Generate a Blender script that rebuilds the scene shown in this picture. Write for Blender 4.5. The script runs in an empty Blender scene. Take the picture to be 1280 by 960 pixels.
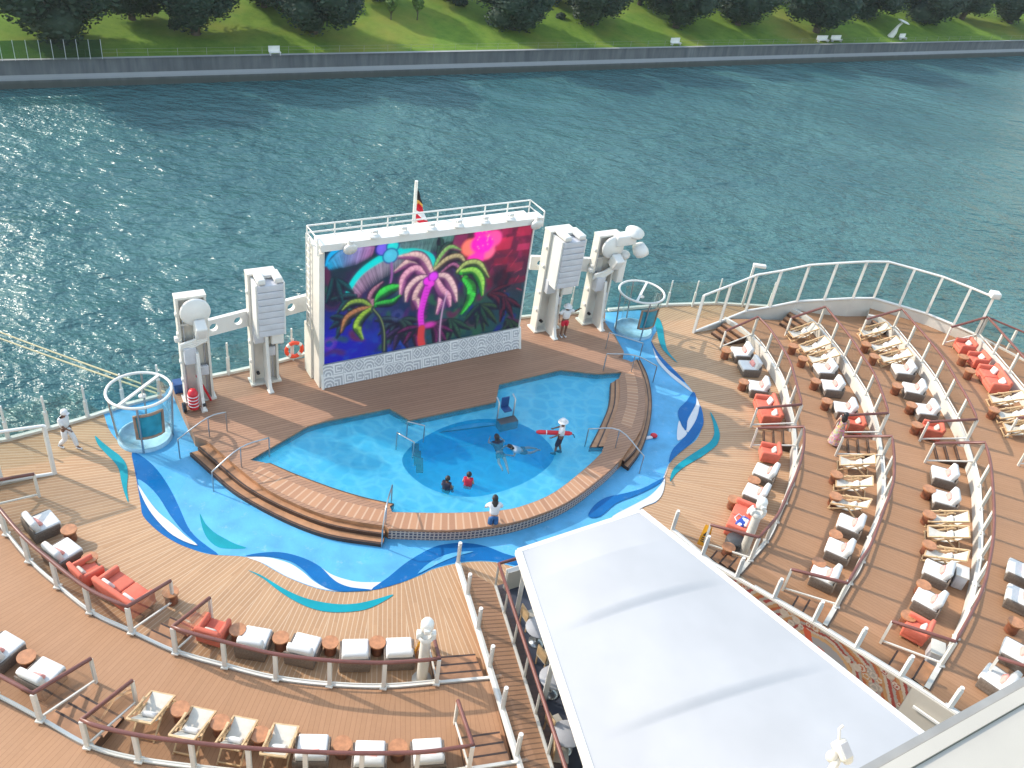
import bpy, bmesh, math, random
import numpy as np
from mathutils import Vector, Matrix
from mathutils.geometry import tessellate_polygon
random.seed(7)
R_=math.radians
scene=bpy.context.scene
COL=scene.collection
# ------------------------------------------------------------------ camera
F=1100.0; HC=22.5
_n=Vector((400-640,2050-480,F)).normalized()
_fw=Vector((0,0,1)); _fh=(_fw-_n*_fw.dot(_n)).normalized(); _rt=_n.cross(_fh)
RM=Matrix((_rt,_fh,-_n))          # camera (x right, y down, z forward) to world
CAMLOC=Vector((0,0,HC))
def ray(px,py): return RM@Vector((px-640,py-480,F))
def at(px,py,z=0.0):
    d=ray(px,py); return CAMLOC+d*((z-HC)/d.z)
def proj(p):
    c=RM.transposed()@(Vector(p)-CAMLOC); return c.x/c.z*F+640,c.y/c.z*F+480
cd=bpy.data.cameras.new('camera'); cam=bpy.data.objects.new('camera',cd); COL.objects.link(cam)
cx=RM@Vector((1,0,0)); cy=RM@Vector((0,-1,0)); cz=RM@Vector((0,0,-1))
cam.matrix_world=Matrix(((cx.x,cy.x,cz.x,0),(cx.y,cy.y,cz.y,0),(cx.z,cy.z,cz.z,HC),(0,0,0,1)))
cd.sensor_width=36; cd.lens=36*F/1280; cd.clip_end=3000; cd.clip_start=0.1
scene.camera=cam
# ------------------------------------------------------------------ materials
def mat(name): 
    m=bpy.data.materials.new(name); m.use_nodes=True; nt=m.node_tree
    return m,nt,nt.nodes['Principled BSDF'],nt.nodes['Material Output']
def node(nt,t,**k):
    n=nt.nodes.new(t)
    for a,v in k.items():
        if a=='ins':
            for i,x in v.items():
                if hasattr(x,'is_linked') : nt.links.new(x,n.inputs[i])
                else: n.inputs[i].default_value=x
        else: setattr(n,a,v)
    return n
def mth(nt,op,a,b=None,c=None):
    ins={0:a}
    if b is not None: ins[1]=b
    if c is not None: ins[2]=c
    return node(nt,'ShaderNodeMath',operation=op,ins=ins).outputs[0]
def mixc(nt,f,a,b,bt='MIX'):
    n=nt.nodes.new('ShaderNodeMix'); n.data_type='RGBA'; n.blend_type=bt
    for i,x in ((0,f),(6,a),(7,b)):
        if hasattr(x,'is_linked'): nt.links.new(x,n.inputs[i])
        else: n.inputs[i].default_value=x if i==0 else (tuple(x)+(1,) if len(x)==3 else x)
    return n.outputs[2]
def noise(nt,scale,detail=3,vec=None,rough=.55):
    n=node(nt,'ShaderNodeTexNoise',ins={'Scale':scale,'Detail':detail,'Roughness':rough})
    if vec is not None: nt.links.new(vec,n.inputs['Vector'])
    return n.outputs['Fac']
def ramp(nt,f,a,b):
    n=node(nt,'ShaderNodeMapRange',ins={0:f,1:a,2:b}); return n.outputs[0]
def pos(nt): return node(nt,'ShaderNodeNewGeometry').outputs['Position']
def plain(name,col,rough=.5,var=.12,scale=3.0,metal=0.0,bump=0.0,spec=.5):
    m,nt,b,o=mat(name)
    tc=node(nt,'ShaderNodeTexCoord').outputs['Object']
    f=noise(nt,scale,4,tc)
    d=tuple(c*(1-var*1.6) for c in col); l=tuple(min(1,c*(1+var)) for c in col)
    nt.links.new(mixc(nt,ramp(nt,f,.3,.7),d,l),b.inputs['Base Color'])
    b.inputs['Roughness'].default_value=rough; b.inputs['Metallic'].default_value=metal
    b.inputs['Specular IOR Level'].default_value=spec
    if bump:
        bn=node(nt,'ShaderNodeBump',ins={'Strength':bump,'Distance':.02,'Height':noise(nt,scale*12,3,tc)})
        nt.links.new(bn.outputs[0],b.inputs['Normal'])
    return m
AX=R_(-56.6)   # ship's axis (towards the bow)
def wood(name,base,dark,caulk,width=.11,centre=None,sector=15,angle=None,caulkw=.16,PV=.8,ST=.34):
    """planked decking: parallel planks, or fans of parallel planks around a centre"""
    m,nt,b,o=mat(name); p=pos(nt)
    sp=node(nt,'ShaderNodeSeparateXYZ',ins={0:p}); x,y=sp.outputs[0],sp.outputs[1]
    if centre is not None:
        x=mth(nt,'SUBTRACT',x,centre[0]); y=mth(nt,'SUBTRACT',y,centre[1])
        th=mth(nt,'ARCTAN2',y,x); D=R_(sector)
        k=mth(nt,'FLOOR',mth(nt,'DIVIDE',th,D))
        a=mth(nt,'MULTIPLY_ADD',k,D,D/2)
        ca=mth(nt,'COSINE',a); sa=mth(nt,'SINE',a)
    else:
        ca=math.cos(angle); sa=math.sin(angle); k=0.0
    v=mth(nt,'SUBTRACT',mth(nt,'MULTIPLY',y,ca),mth(nt,'MULTIPLY',x,sa))
    u=mth(nt,'ADD',mth(nt,'MULTIPLY',x,ca),mth(nt,'MULTIPLY',y,sa))
    vi=mth(nt,'DIVIDE',v,width); pl=mth(nt,'FLOOR',vi); fr=mth(nt,'SUBTRACT',vi,pl)
    line=mth(nt,'LESS_THAN',fr,caulkw)
    ui=mth(nt,'FLOOR',mth(nt,'ADD',mth(nt,'DIVIDE',u,2.3),mth(nt,'MULTIPLY',pl,.37)))
    cv=node(nt,'ShaderNodeCombineXYZ',ins={0:pl,1:ui,2:k})
    wn=node(nt,'ShaderNodeTexWhiteNoise',noise_dimensions='3D',ins={0:cv.outputs[0]}).outputs['Value']
    big=noise(nt,.35,5,p,.65); gr=noise(nt,9,3,p)
    c=mixc(nt,mth(nt,'MULTIPLY',wn,PV),base,dark)
    c=mixc(nt,mth(nt,'MULTIPLY',ramp(nt,big,.35,.72),ST),c,tuple(x_*.62 for x_ in base))
    c=mixc(nt,mth(nt,'MULTIPLY',ramp(nt,gr,.3,.8),.2),c,tuple(min(1,x_*1.25) for x_ in base))
    c=mixc(nt,mth(nt,'MULTIPLY',line,.62),c,caulk)
    nt.links.new(c,b.inputs['Base Color'])
    b.inputs['Specular IOR Level'].default_value=.35
    nt.links.new(node(nt,'ShaderNodeMapRange',ins={0:big,1:.3,2:.7,3:.72,4:.5}).outputs[0],b.inputs['Roughness'])
    bn=node(nt,'ShaderNodeBump',ins={'Strength':.25,'Distance':.01,'Height':mth(nt,'SUBTRACT',1.0,line)})
    nt.links.new(bn.outputs[0],b.inputs['Normal'])
    return m
def glassy(name,tint,gloss=.12,rough=.02,power=.4):
    m,nt,b,o=mat(name); nt.nodes.remove(b)
    t=node(nt,'ShaderNodeBsdfTransparent',ins={0:tint+(1,)})
    g=node(nt,'ShaderNodeBsdfGlossy',ins={'Roughness':rough})
    fr=node(nt,'ShaderNodeFresnel',ins={0:1.4})
    mx=node(nt,'ShaderNodeMixShader',ins={0:mth(nt,'ADD',mth(nt,'MULTIPLY',fr.outputs[0],power),gloss*.2),1:t.outputs[0],2:g.outputs[0]})
    nt.links.new(mx.outputs[0],o.inputs[0]); return m
def vcol(name,rough=.5,emit=0.0):
    m,nt,b,o=mat(name)
    a=node(nt,'ShaderNodeVertexColor',layer_name='paint').outputs[0]
    if emit:
        b.inputs['Base Color'].default_value=(.01,.01,.012,1)
        nt.links.new(a,b.inputs['Emission Color']); b.inputs['Emission Strength'].default_value=emit
    else: nt.links.new(a,b.inputs['Base Color'])
    b.inputs['Roughness'].default_value=rough; b.inputs['Specular IOR Level'].default_value=.2
    return m
C0=at(525,455,.5)
M=dict(
 white=plain('white_paint',(.70,.69,.66),.45,.06,.8),
 cream=plain('cream_paint',(.66,.635,.58),.5,.06,.8),
 grey=plain('grey_paint',(.52,.53,.57),.55,.06,2),
 dgrey=plain('dark_grey',(.07,.075,.085),.6,.1,3),
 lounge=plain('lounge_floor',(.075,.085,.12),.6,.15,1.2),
 black=plain('black',(.012,.013,.018),.5,.1,3),
 steel=plain('steel',(.42,.45,.48),.28,.05,2,metal=.85),
 rail=plain('varnished_rail',(.17,.062,.05),.35,.12,2),
 deck=wood('main_deck_planks',(.45,.268,.145),(.36,.205,.108),(.60,.47,.34),.15,(-4.6,27.5),7.5,caulkw=.17),
 stage=wood('stage_planks',(.385,.215,.135),(.31,.17,.105),(.10,.058,.04),.14,angle=R_(33.4),caulkw=.16),
 terr=wood('terrace_planks',(.395,.215,.116),(.33,.175,.09),(.23,.115,.058),.14,(C0.x,C0.y),7.5,caulkw=.10,PV=.45,ST=.22),
 ramp=wood('ramp_planks',(.42,.23,.13),(.32,.17,.09),(.10,.06,.04),.17,angle=R_(21.3),caulkw=.25),
 step=plain('step_wood',(.40,.20,.10),.5,.2,2),
 stepd=plain('nosing_and_riser_shade',(.055,.03,.022),.5,.15,2),  # dark nosing strips; also colours the risers as painted shade between steps
 slat=wood('slatted_top',(.47,.26,.15),(.38,.2,.11),(.62,.45,.33),.15,(-4.4,35.0),.9,caulkw=.01),
 stoolw=plain('stool_wood',(.24,.085,.045),.4,.25,5),
 teak=plain('teak_frame',(.62,.42,.23),.5,.15,6),
 wicker=plain('grey_wicker',(.175,.138,.112),.75,.2,20,bump=.4),
 cush=plain('white_cushion',(.68,.67,.65),.9,.04,5,bump=.15),
 canvas=plain('cream_canvas',(.60,.57,.50),.9,.06,5,bump=.15),
 pink=plain('pink_pillow',(.75,.33,.29),.9,.1,8),
 coral=plain('coral_fabric',(.66,.155,.10),.85,.08,4,bump=.2),
 blue=plain('splash_floor_blue',(.10,.385,.64),.38,.14,.9,bump=.25,spec=.3),
 dblue=plain('wave_dark_blue',(.002,.115,.34),.5,.10,.8,spec=.2),
 teal=plain('wave_teal',(.004,.27,.33),.5,.12,.8,spec=.2),
 wwhite=plain('wave_white',(.60,.60,.61),.5,.04,1),
 poolt=plain('pool_tile',(.27,.82,.97),.35,.08,1.2),
 pooldeep=plain('pool_deep_tile',(.0,.56,.93),.3,.1,.9),
 mosaic=None, glass=glassy('clear_glass',(.86,.91,.90)), railglass=glassy('rail_glass',(.88,.88,.86),.08),
 wsglass=glassy('tinted_glass',(.74,.86,.84),.25),
 red=plain('red_plastic',(.62,.02,.035),.4,.1,4), orange=plain('orange_ring',(.80,.075,.03),.45,.05,3),
 yellow=plain('yellow_plastic',(.85,.40,.02),.45,.08,4), bluep=plain('blue_plastic',(.02,.07,.22),.5,.1,4),
 rope=plain('rope',(.40,.37,.24),.8,.15,6), poster=plain('poster_blue',(.05,.42,.60),.3,.2,2), bronze=plain('bronze_frame',(.30,.19,.13),.4,.1,4),
 canopy=plain('canopy_fabric',(.44,.44,.452),.6,.045,.45,bump=.12),
 skin=plain('skin',(.17,.085,.055),.55,.05,9), skinl=plain('light_skin',(.45,.25,.17),.55,.05,9),
 hair=plain('hair',(.012,.010,.012),.5,.2,9), jeans=plain('jeans',(.03,.12,.30),.85,.15,9),
 shirt=plain('white_cloth',(.68,.68,.70),.85,.04,6), navy=plain('navy_cloth',(.015,.018,.045),.8,.1,6), redc=plain('red_cloth',(.55,.02,.05),.8,.1,6),
 gutter=plain('gutter',(.20,.13,.09),.6,.1,3),
 bark=plain('bark',(.085,.065,.05),.9,.25,4,bump=.5),
 ledge=plain('ledge_paint',(.47,.435,.375),.5,.05,1.2), gasket=plain('grey_trim',(.30,.29,.27),.5,.1,3),
)
def mk_mosaic():
    m,nt,b,o=mat('mosaic_tile'); p=pos(nt)
    sp=node(nt,'ShaderNodeSeparateXYZ',ins={0:p})
    th=mth(nt,'ARCTAN2',mth(nt,'SUBTRACT',sp.outputs[1],34.),mth(nt,'SUBTRACT',sp.outputs[0],-4.4))
    u=mth(nt,'MULTIPLY',th,11.); 
    cv=node(nt,'ShaderNodeCombineXYZ',ins={0:u,1:sp.outputs[2],2:0.0}).outputs[0]
    v=node(nt,'ShaderNodeTexVoronoi',feature='DISTANCE_TO_EDGE',ins={'Vector':cv,'Scale':7.5,'Randomness':.15}).outputs[0]
    nt.links.new(mixc(nt,mth(nt,'LESS_THAN',v,.17),(.07,.06,.09),(.50,.40,.33)),b.inputs['Base Color']); return m
M['mosaic']=mk_mosaic()
def scuffed(m,k):
    nt=m.node_tree; b=nt.nodes['Principled BSDF']; p=pos(nt); src=b.inputs['Base Color'].links[0].from_socket
    f=noise(nt,2.6,6,p,.72); g=noise(nt,.45,4,p,.6)
    c=mixc(nt,mth(nt,'MULTIPLY',ramp(nt,f,.58,.74),k),src,(.55,.62,.66)); c=mixc(nt,mth(nt,'MULTIPLY',ramp(nt,g,.52,.6),k*.7),c,(.03,.22,.45))
    nt.links.new(c,b.inputs['Base Color']); nt.links.new(node(nt,'ShaderNodeMapRange',ins={0:g,1:.5,2:.6,3:.5,4:.22}).outputs[0],b.inputs['Roughness'])
scuffed(M['blue'],.28); scuffed(M['dblue'],.16)
# ------------------------------------------------------------------ mesh builder
def basis(d,up=Vector((0,0,1))):
    d=Vector(d).normalized(); s=d.cross(up)
    if s.length<1e-4: s=d.cross(Vector((0,1,0)))
    s.normalize(); return d,s,s.cross(d).normalized()
class MB:
    def __init__(s): s.v=[];s.f=[];s.m=[];s.smooth=set()
    def add(s,vs,fs,mi=0,sm=False):
        o=len(s.v); s.v+= [Vector(v) for v in vs]
        for f in fs:
            if sm: s.smooth.add(len(s.f))
            s.f.append([i+o for i in f]); s.m.append(mi)
        return s
    def box(s,c,size,rot=None,mi=0,bev=0.0):
        c=Vector(c); 
        rot=rot or Matrix.Identity(3)
        if bev:
            bm=bmesh.new(); bmesh.ops.create_cube(bm,size=1)
            for v in bm.verts: v.co=Vector((v.co.x*size[0],v.co.y*size[1],v.co.z*size[2]))
            bmesh.ops.bevel(bm,geom=list(bm.edges),offset=bev,segments=2,profile=.6,affect='EDGES')
            bm.verts.index_update()
            s.add([rot@v.co+c for v in bm.verts],[[v.index for v in f.verts] for f in bm.faces],mi,True); bm.free(); return s
        vs=[rot@Vector((x*size[0]/2,y*size[1]/2,z*size[2]/2))+c for x in(-1,1) for y in(-1,1) for z in(-1,1)]
        return s.add(vs,[(0,1,3,2),(4,6,7,5),(0,4,5,1),(2,3,7,6),(0,2,6,4),(1,5,7,3)],mi)
    def bar(s,p,q,w,h,up=Vector((0,0,1)),mi=0):
        p,q=Vector(p),Vector(q); d,a,b=basis(q-p,up)
        vs=[e+a*(x*w/2)+b*(y*h/2) for e in(p,q) for x,y in((-1,-1),(1,-1),(1,1),(-1,1))]
        return s.add(vs,[(3,2,1,0),(4,5,6,7)]+[(i,(i+1)%4,4+(i+1)%4,4+i) for i in range(4)],mi)
    def tube(s,pts,r,n=8,mi=0,closed=False,caps=True):
        pts=[Vector(p) for p in pts]; N=len(pts); rs=r if isinstance(r,(list,tuple)) else [r]*N
        vs=[];prev=None
        for i,p in enumerate(pts):
            if closed: d=pts[(i+1)%N]-pts[i-1]
            else: d=pts[min(i+1,N-1)]-pts[max(i-1,0)]
            d.normalize()
            if prev is None: _,a,b=basis(d)
            else:
                a=prev-d*prev.dot(d)
                if a.length<1e-5: _,a,b=basis(d)
                a.normalize(); b=a.cross(d)
            prev=a
            vs+=[p+a*(math.cos(t)*rs[i])+b*(math.sin(t)*rs[i]) for t in (2*math.pi*k/n for k in range(n))]
        fs=[]
        for i in range(N if closed else N-1):
            j=(i+1)%N
            fs+=[(i*n+k,i*n+(k+1)%n,j*n+(k+1)%n,j*n+k) for k in range(n)]
        s.add(vs,fs,mi,True)
        if caps and not closed: s.add(vs[:n],[tuple(range(n))[::-1]],mi); s.add(vs[-n:],[tuple(range(n))],mi)
        return s
    def lathe(s,prof,c=(0,0,0),n=20,axis=None,mi=0,sm=True):
        c=Vector(c); ax=Vector(axis) if axis is not None else Vector((0,0,1)); _,a,b=basis(ax); ax=ax.normalized()
        vs=[c+a*(r*math.cos(2*math.pi*k/n))+b*(r*math.sin(2*math.pi*k/n))+ax*z for r,z in prof for k in range(n)]
        fs=[(i*n+k,i*n+(k+1)%n,(i+1)*n+(k+1)%n,(i+1)*n+k) for i in range(len(prof)-1) for k in range(n)]
        return s.add(vs,fs,mi,sm)
    def cyl(s,p,q,r,n=14,mi=0): return s.tube([p,q],r,n,mi)
    def ell(s,c,rx,ry,rz,n=12,m=8,rot=None,mi=0):
        rot=rot or Matrix.Identity(3); c=Vector(c)
        vs=[c+rot@Vector((rx*math.sin(math.pi*i/m)*math.cos(2*math.pi*k/n),ry*math.sin(math.pi*i/m)*math.sin(2*math.pi*k/n),rz*math.cos(math.pi*i/m))) for i in range(m+1) for k in range(n)]
        return s.add(vs,[(i*n+k,(i+1)*n+k,(i+1)*n+(k+1)%n,i*n+(k+1)%n) for i in range(m) for k in range(n)],mi,True)
    def poly(s,pts,z=None,holes=(),mi=0):
        loops=[[Vector((p[0],p[1],p[2] if z is None else z)) for p in L] for L in [pts]+list(holes)]
        flat=[v for L in loops for v in L]
        tris=tessellate_polygon(loops); fs=[]
        for t in tris:
            a,b,c=[flat[i] for i in t]
            fs.append(t if (b-a).cross(c-a).z>0 else t[::-1])
        return s.add(flat,fs,mi)
    def prism(s,pts,z0,z1,holes=(),mi=0,side=None,bottom=True):
        side=mi if side is None else side
        s.poly(pts,z1,holes,mi)
        for L in [pts]+list(holes):
            n=len(L)
            vs=[Vector((p[0],p[1],z)) for z in(z0,z1) for p in L]
            ar=sum(L[i-1][0]*L[i][1]-L[i][0]*L[i-1][1] for i in range(n))
            flip=(ar<0)!=(L is not pts)
            s.add(vs,[((i,(i+1)%n,n+(i+1)%n,n+i) if not flip else (n+i,n+(i+1)%n,(i+1)%n,i)) for i in range(n)],side)
        return s
    def strip(s,A,B,mi=0,sm=False):
        n=len(A); return s.add(list(A)+list(B),[(i,i+1,n+i+1,n+i) for i in range(n-1)],mi,sm)
    def build(s,name,mats,parent=None,world=True):
        off=parent_loc(parent) if (parent is not None and world) else Vector((0,0,0))
        me=bpy.data.meshes.new(name); me.from_pydata([v-off for v in s.v],[],s.f)
        for m in (mats if isinstance(mats,(list,tuple)) else [mats]): me.materials.append(m)
        me.polygons.foreach_set('material_index',s.m)
        me.polygons.foreach_set('use_smooth',[i in s.smooth for i in range(len(s.f))])
        me.update()
        o=bpy.data.objects.new(name,me); COL.objects.link(o)
        if parent is not None: o.parent=parent
        return o
def parent_loc(p):
    v=Vector((0,0,0))
    while p is not None: v+=p.location; p=p.parent
    return v
def tag(o,label=None,cat=None,group=None,kind=None):
    if label: o['label']=label
    if cat: o['category']=cat
    if group: o['group']=group
    if kind: o['kind']=kind
    return o
def thing(name,label,cat,loc=(0,0,0),rz=0,group=None):
    o=bpy.data.objects.new(name,None); COL.objects.link(o); o.empty_display_size=.2
    o.location=loc; o.rotation_euler=(0,0,rz); return tag(o,label,cat,group)
def dup(root,loc,rz,label,group=None,scale=None):
    r=root.copy(); COL.objects.link(r); r.location=loc; r.rotation_euler=(0,0,rz); r['label']=label
    if group: r['group']=group
    if scale: r.scale=scale
    for ch in list(root.children):
        c=ch.copy(); COL.objects.link(c); c.parent=r
        for g in list(ch.children):
            d=g.copy(); COL.objects.link(d); d.parent=c
    return r
def struct(name,mb,m): return tag(mb.build(name,m),kind='structure')
def spline(pts,n=6,closed=False):
    P=[Vector(p) for p in pts]; N=len(P); out=[]
    for i in range(N if closed else N-1):
        p1,p2=P[i],P[(i+1)%N]
        p0=P[i-1] if (closed or i>0) else p1*2-p2
        p3=P[(i+2)%N] if (closed or i<N-2) else p2*2-p1
        for k in range(n):
            t=k/n; out.append(.5*((2*p1)+(p2-p0)*t+(2*p0-5*p1+4*p2-p3)*t*t+(3*p1-p0-3*p2+p3)*t**3))
    if not closed: out.append(P[-1])
    return out
def pxs(pts,z,n=0,closed=False):
    w=[at(x,y,z) for x,y in pts]
    return spline(w,n,closed) if n else w
def zoomed(pts,k,ox,oy): return [(ox+x/k,oy+y/k) for x,y in pts]
U=Vector((math.cos(R_(33.4)),math.sin(R_(33.4)),0)); NF=Vector((math.cos(AX),math.sin(AX),0))
AXP=at(525,462,.5)
def mirror(p):
    d=Vector((p[0],p[1],0))-Vector((AXP.x,AXP.y,0)); a=d.dot(NF); b=d.dot(U); q=Vector((AXP.x,AXP.y,0))+NF*a-U*b; return Vector((q.x,q.y,p[2] if len(p)>2 else 0))
# ------------------------------------------------------------------ world, sun
AZ=R_(163); EL=R_(32)
w=bpy.data.worlds.new('World'); scene.world=w; w.use_nodes=True
nt=w.node_tree; bg=nt.nodes['Background']
sky=nt.nodes.new('ShaderNodeTexSky'); sky.sky_type='NISHITA'; sky.sun_disc=False; sky.sun_elevation=EL
sky.sun_rotation=math.pi/2-AZ; sky.dust_density=1.0; sky.ozone_density=1.6; sky.air_density=1.8
tcw=node(nt,'ShaderNodeTexCoord').outputs['Generated']
mpw=node(nt,'ShaderNodeMapping',ins={'Vector':tcw}); mpw.inputs['Scale'].default_value=(1.6,1.6,4.0)
cf=node(nt,'ShaderNodeMapRange',ins={0:noise(nt,1.5,6,mpw.outputs[0],.58),1:.47,2:.66}).outputs[0]
nt.links.new(mixc(nt,mth(nt,'MULTIPLY',cf,.6),sky.outputs[0],(5.2,5.3,5.5)),bg.inputs[0]); bg.inputs[1].default_value=.15
sl=bpy.data.lights.new('sun','SUN'); sl.energy=2.05; sl.angle=R_(.6); sl.color=(1,.90,.79)
so=bpy.data.objects.new('sun',sl); COL.objects.link(so)
sd=Vector((math.cos(AZ)*math.cos(EL),math.sin(AZ)*math.cos(EL),math.sin(EL)))
so.rotation_euler=(-sd).to_track_quat('-Z','Y').to_euler(); so.location=(0,0,60)
scene.view_settings.view_transform='Standard'; scene.view_settings.look='None'; scene.view_settings.gamma=1
scene.view_settings.exposure=1.22
scene.cycles.max_bounces=10; scene.cycles.transparent_max_bounces=24
scene.cycles.caustics_reflective=False; scene.cycles.caustics_refractive=False
# ------------------------------------------------------------------ sea, shore
WZ=-20.0
def mk_sea():
    m,nt,b,o=mat('sea_water'); p=pos(nt)
    mp=node(nt,'ShaderNodeMapping',ins={'Vector':p}); mp.inputs['Rotation'].default_value=(0,0,R_(-20)); mp.inputs['Scale'].default_value=(.62,1.0,1)
    v=mp.outputs[0]
    n1=noise(nt,.13,2,v); n2=noise(nt,.42,3,v,.55); n3=noise(nt,1.3,3,v,.6)
    patch=ramp(nt,noise(nt,.020,4,p,.6),.40,.62); p2=ramp(nt,noise(nt,.06,3,v),.35,.65)
    h=mth(nt,'ADD',mth(nt,'MULTIPLY',n1,1.5),mth(nt,'ADD',mth(nt,'MULTIPLY',n2,mth(nt,'MULTIPLY_ADD',p2,.9,.75)),mth(nt,'MULTIPLY',n3,mth(nt,'MULTIPLY_ADD',patch,.46,.26))))
    bn=node(nt,'ShaderNodeBump',ins={'Strength':1.0,'Distance':1.15,'Height':h})
    nt.links.new(bn.outputs[0],b.inputs['Normal'])
    nt.links.new(mixc(nt,ramp(nt,noise(nt,.03,2,p),.35,.65),(.034,.108,.118),(.056,.148,.152)),b.inputs['Base Color'])
    b.inputs['Roughness'].default_value=.24; b.inputs['IOR'].default_value=1.34; b.inputs['Specular IOR Level'].default_value=.6
    return m
wl=at(0,112,WZ); wr=at(1280,70,WZ); WD=(wr-wl); WD.z=0; WD.normalize(); WN=Vector((-WD.y,WD.x,0))
wmid=wl+WD*((at(640,92,WZ)-wl).dot(WD))
sea=MB(); o0=wmid
sea.add([o0-WD*700-WN*420,o0+WD*900-WN*420,o0+WD*900+WN*.3,o0-WD*700+WN*.3],[(0,1,2,3)])
struct('sea_water',sea,mk_sea())
def mk_conc():
    m,nt,b,o=mat('sea_wall_concrete'); p=pos(nt)
    mp=node(nt,'ShaderNodeMapping',ins={'Vector':p}); mp.inputs['Scale'].default_value=(.9,.9,.12)
    f=noise(nt,1.2,5,mp.outputs[0]); g=noise(nt,.12,3,p)
    c=mixc(nt,ramp(nt,f,.3,.75),(.07,.08,.095),(.17,.18,.19)); c=mixc(nt,mth(nt,'MULTIPLY',ramp(nt,g,.3,.7),.5),c,(.07,.075,.085))
    sz=node(nt,'ShaderNodeSeparateXYZ',ins={0:p}).outputs[2]
    nz=node(nt,'ShaderNodeSeparateXYZ',ins={0:node(nt,'ShaderNodeNewGeometry').outputs['True Normal']}).outputs[2]
    c=mixc(nt,mth(nt,'MULTIPLY',mth(nt,'GREATER_THAN',nz,.5),.8),c,(.33,.34,.34))
    c=mixc(nt,mth(nt,'MULTIPLY',node(nt,'ShaderNodeMapRange',ins={0:sz,1:WZ+1.25,2:WZ+.6}).outputs[0],.85),c,(.05,.06,.055))
    nt.links.new(c,b.inputs['Base Color']); b.inputs['Roughness'].default_value=.85; return m
wt=WZ+3.4
prof=[(0,WZ-3),(.05,WZ+1.05),(1.1,WZ+1.45),(1.2,WZ+3.25),(1.05,WZ+3.25),(1.05,wt),(1.75,wt),(1.75,WZ-3)]
sw=MB(); A=[o0-WD*420+WN*a+Vector((0,0,z-WZ)) for a,z in prof]; B=[p+WD*900 for p in A]; nP=len(prof)
sw.add(A+B,[(i,nP+i,nP+(i+1)%nP,(i+1)%nP) for i in range(nP)])
tag(sw.build('sea_wall',mk_conc()),'long stained concrete sea wall with pale ledge along the far shore','sea wall')
SL=.16
def lawnz(d): return wt-.12+max(0,d-3)*SL if d<60 else wt-.12+57*SL+(d-60)*.05
def atlawn(px,py):
    d=ray(px,py)
    for k in range(100,4000):
        p=CAMLOC+d*(k*.0004)
        dd=(p-o0).dot(WN)
        if dd>1.5 and p.z<=lawnz(dd): return p
    return p
def mk_lawn():
    m,nt,b,o=mat('lawn_grass'); p=pos(nt)
    a=noise(nt,.05,4,p); g=noise(nt,.5,5,p,.7); h=noise(nt,6,2,p)
    c=mixc(nt,ramp(nt,g,.3,.7),(.085,.165,.02),(.16,.25,.035))
    c=mixc(nt,mth(nt,'MULTIPLY',ramp(nt,a,.52,.68),.7),c,(.27,.235,.05))
    c=mixc(nt,mth(nt,'MULTIPLY',ramp(nt,h,.35,.8),.3),c,(.05,.10,.01))
    nt.links.new(c,b.inputs['Base Color']); b.inputs['Roughness'].default_value=.95; b.inputs['Specular IOR Level'].default_value=.1; return m
ds=[1.7,3]+[3+4*i for i in range(1,15)]+[60,90,140,220,400]
ds=sorted(set(ds)); xs=[-420+10*i for i in range(91)]
lw=MB(); lv=[o0+WD*x+WN*d+Vector((0,0,lawnz(d)-WZ+(.35*math.sin(x*.06+d*.1)+.25*math.sin(x*.13-d*.07) if d>8 else 0))) for d in ds for x in xs]; nx=len(xs)
lw.add(lv,[(j*nx+i,j*nx+i+1,(j+1)*nx+i+1,(j+1)*nx+i) for j in range(len(ds)-1) for i in range(nx-1)],0,True)
struct('park_lawn',lw,mk_lawn())
pth=MB(); dA=[o0+WD*x+WN*(46+2*math.sin(x*.03)) for x in xs]; 
def onl(p,e): d=(p-o0).dot(WN); x=(p-o0).dot(WD); return Vector((p.x,p.y,lawnz(d)+e+(.35*math.sin(x*.06+d*.1)+.25*math.sin(x*.13-d*.07) if d>8 else 0)))
pth.strip([onl(p,.06) for p in dA],[onl(p+WN*3,.06) for p in dA]); struct('park_path',pth,plain('path_paving',(.42,.36,.29),.9,.1,.3))
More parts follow.
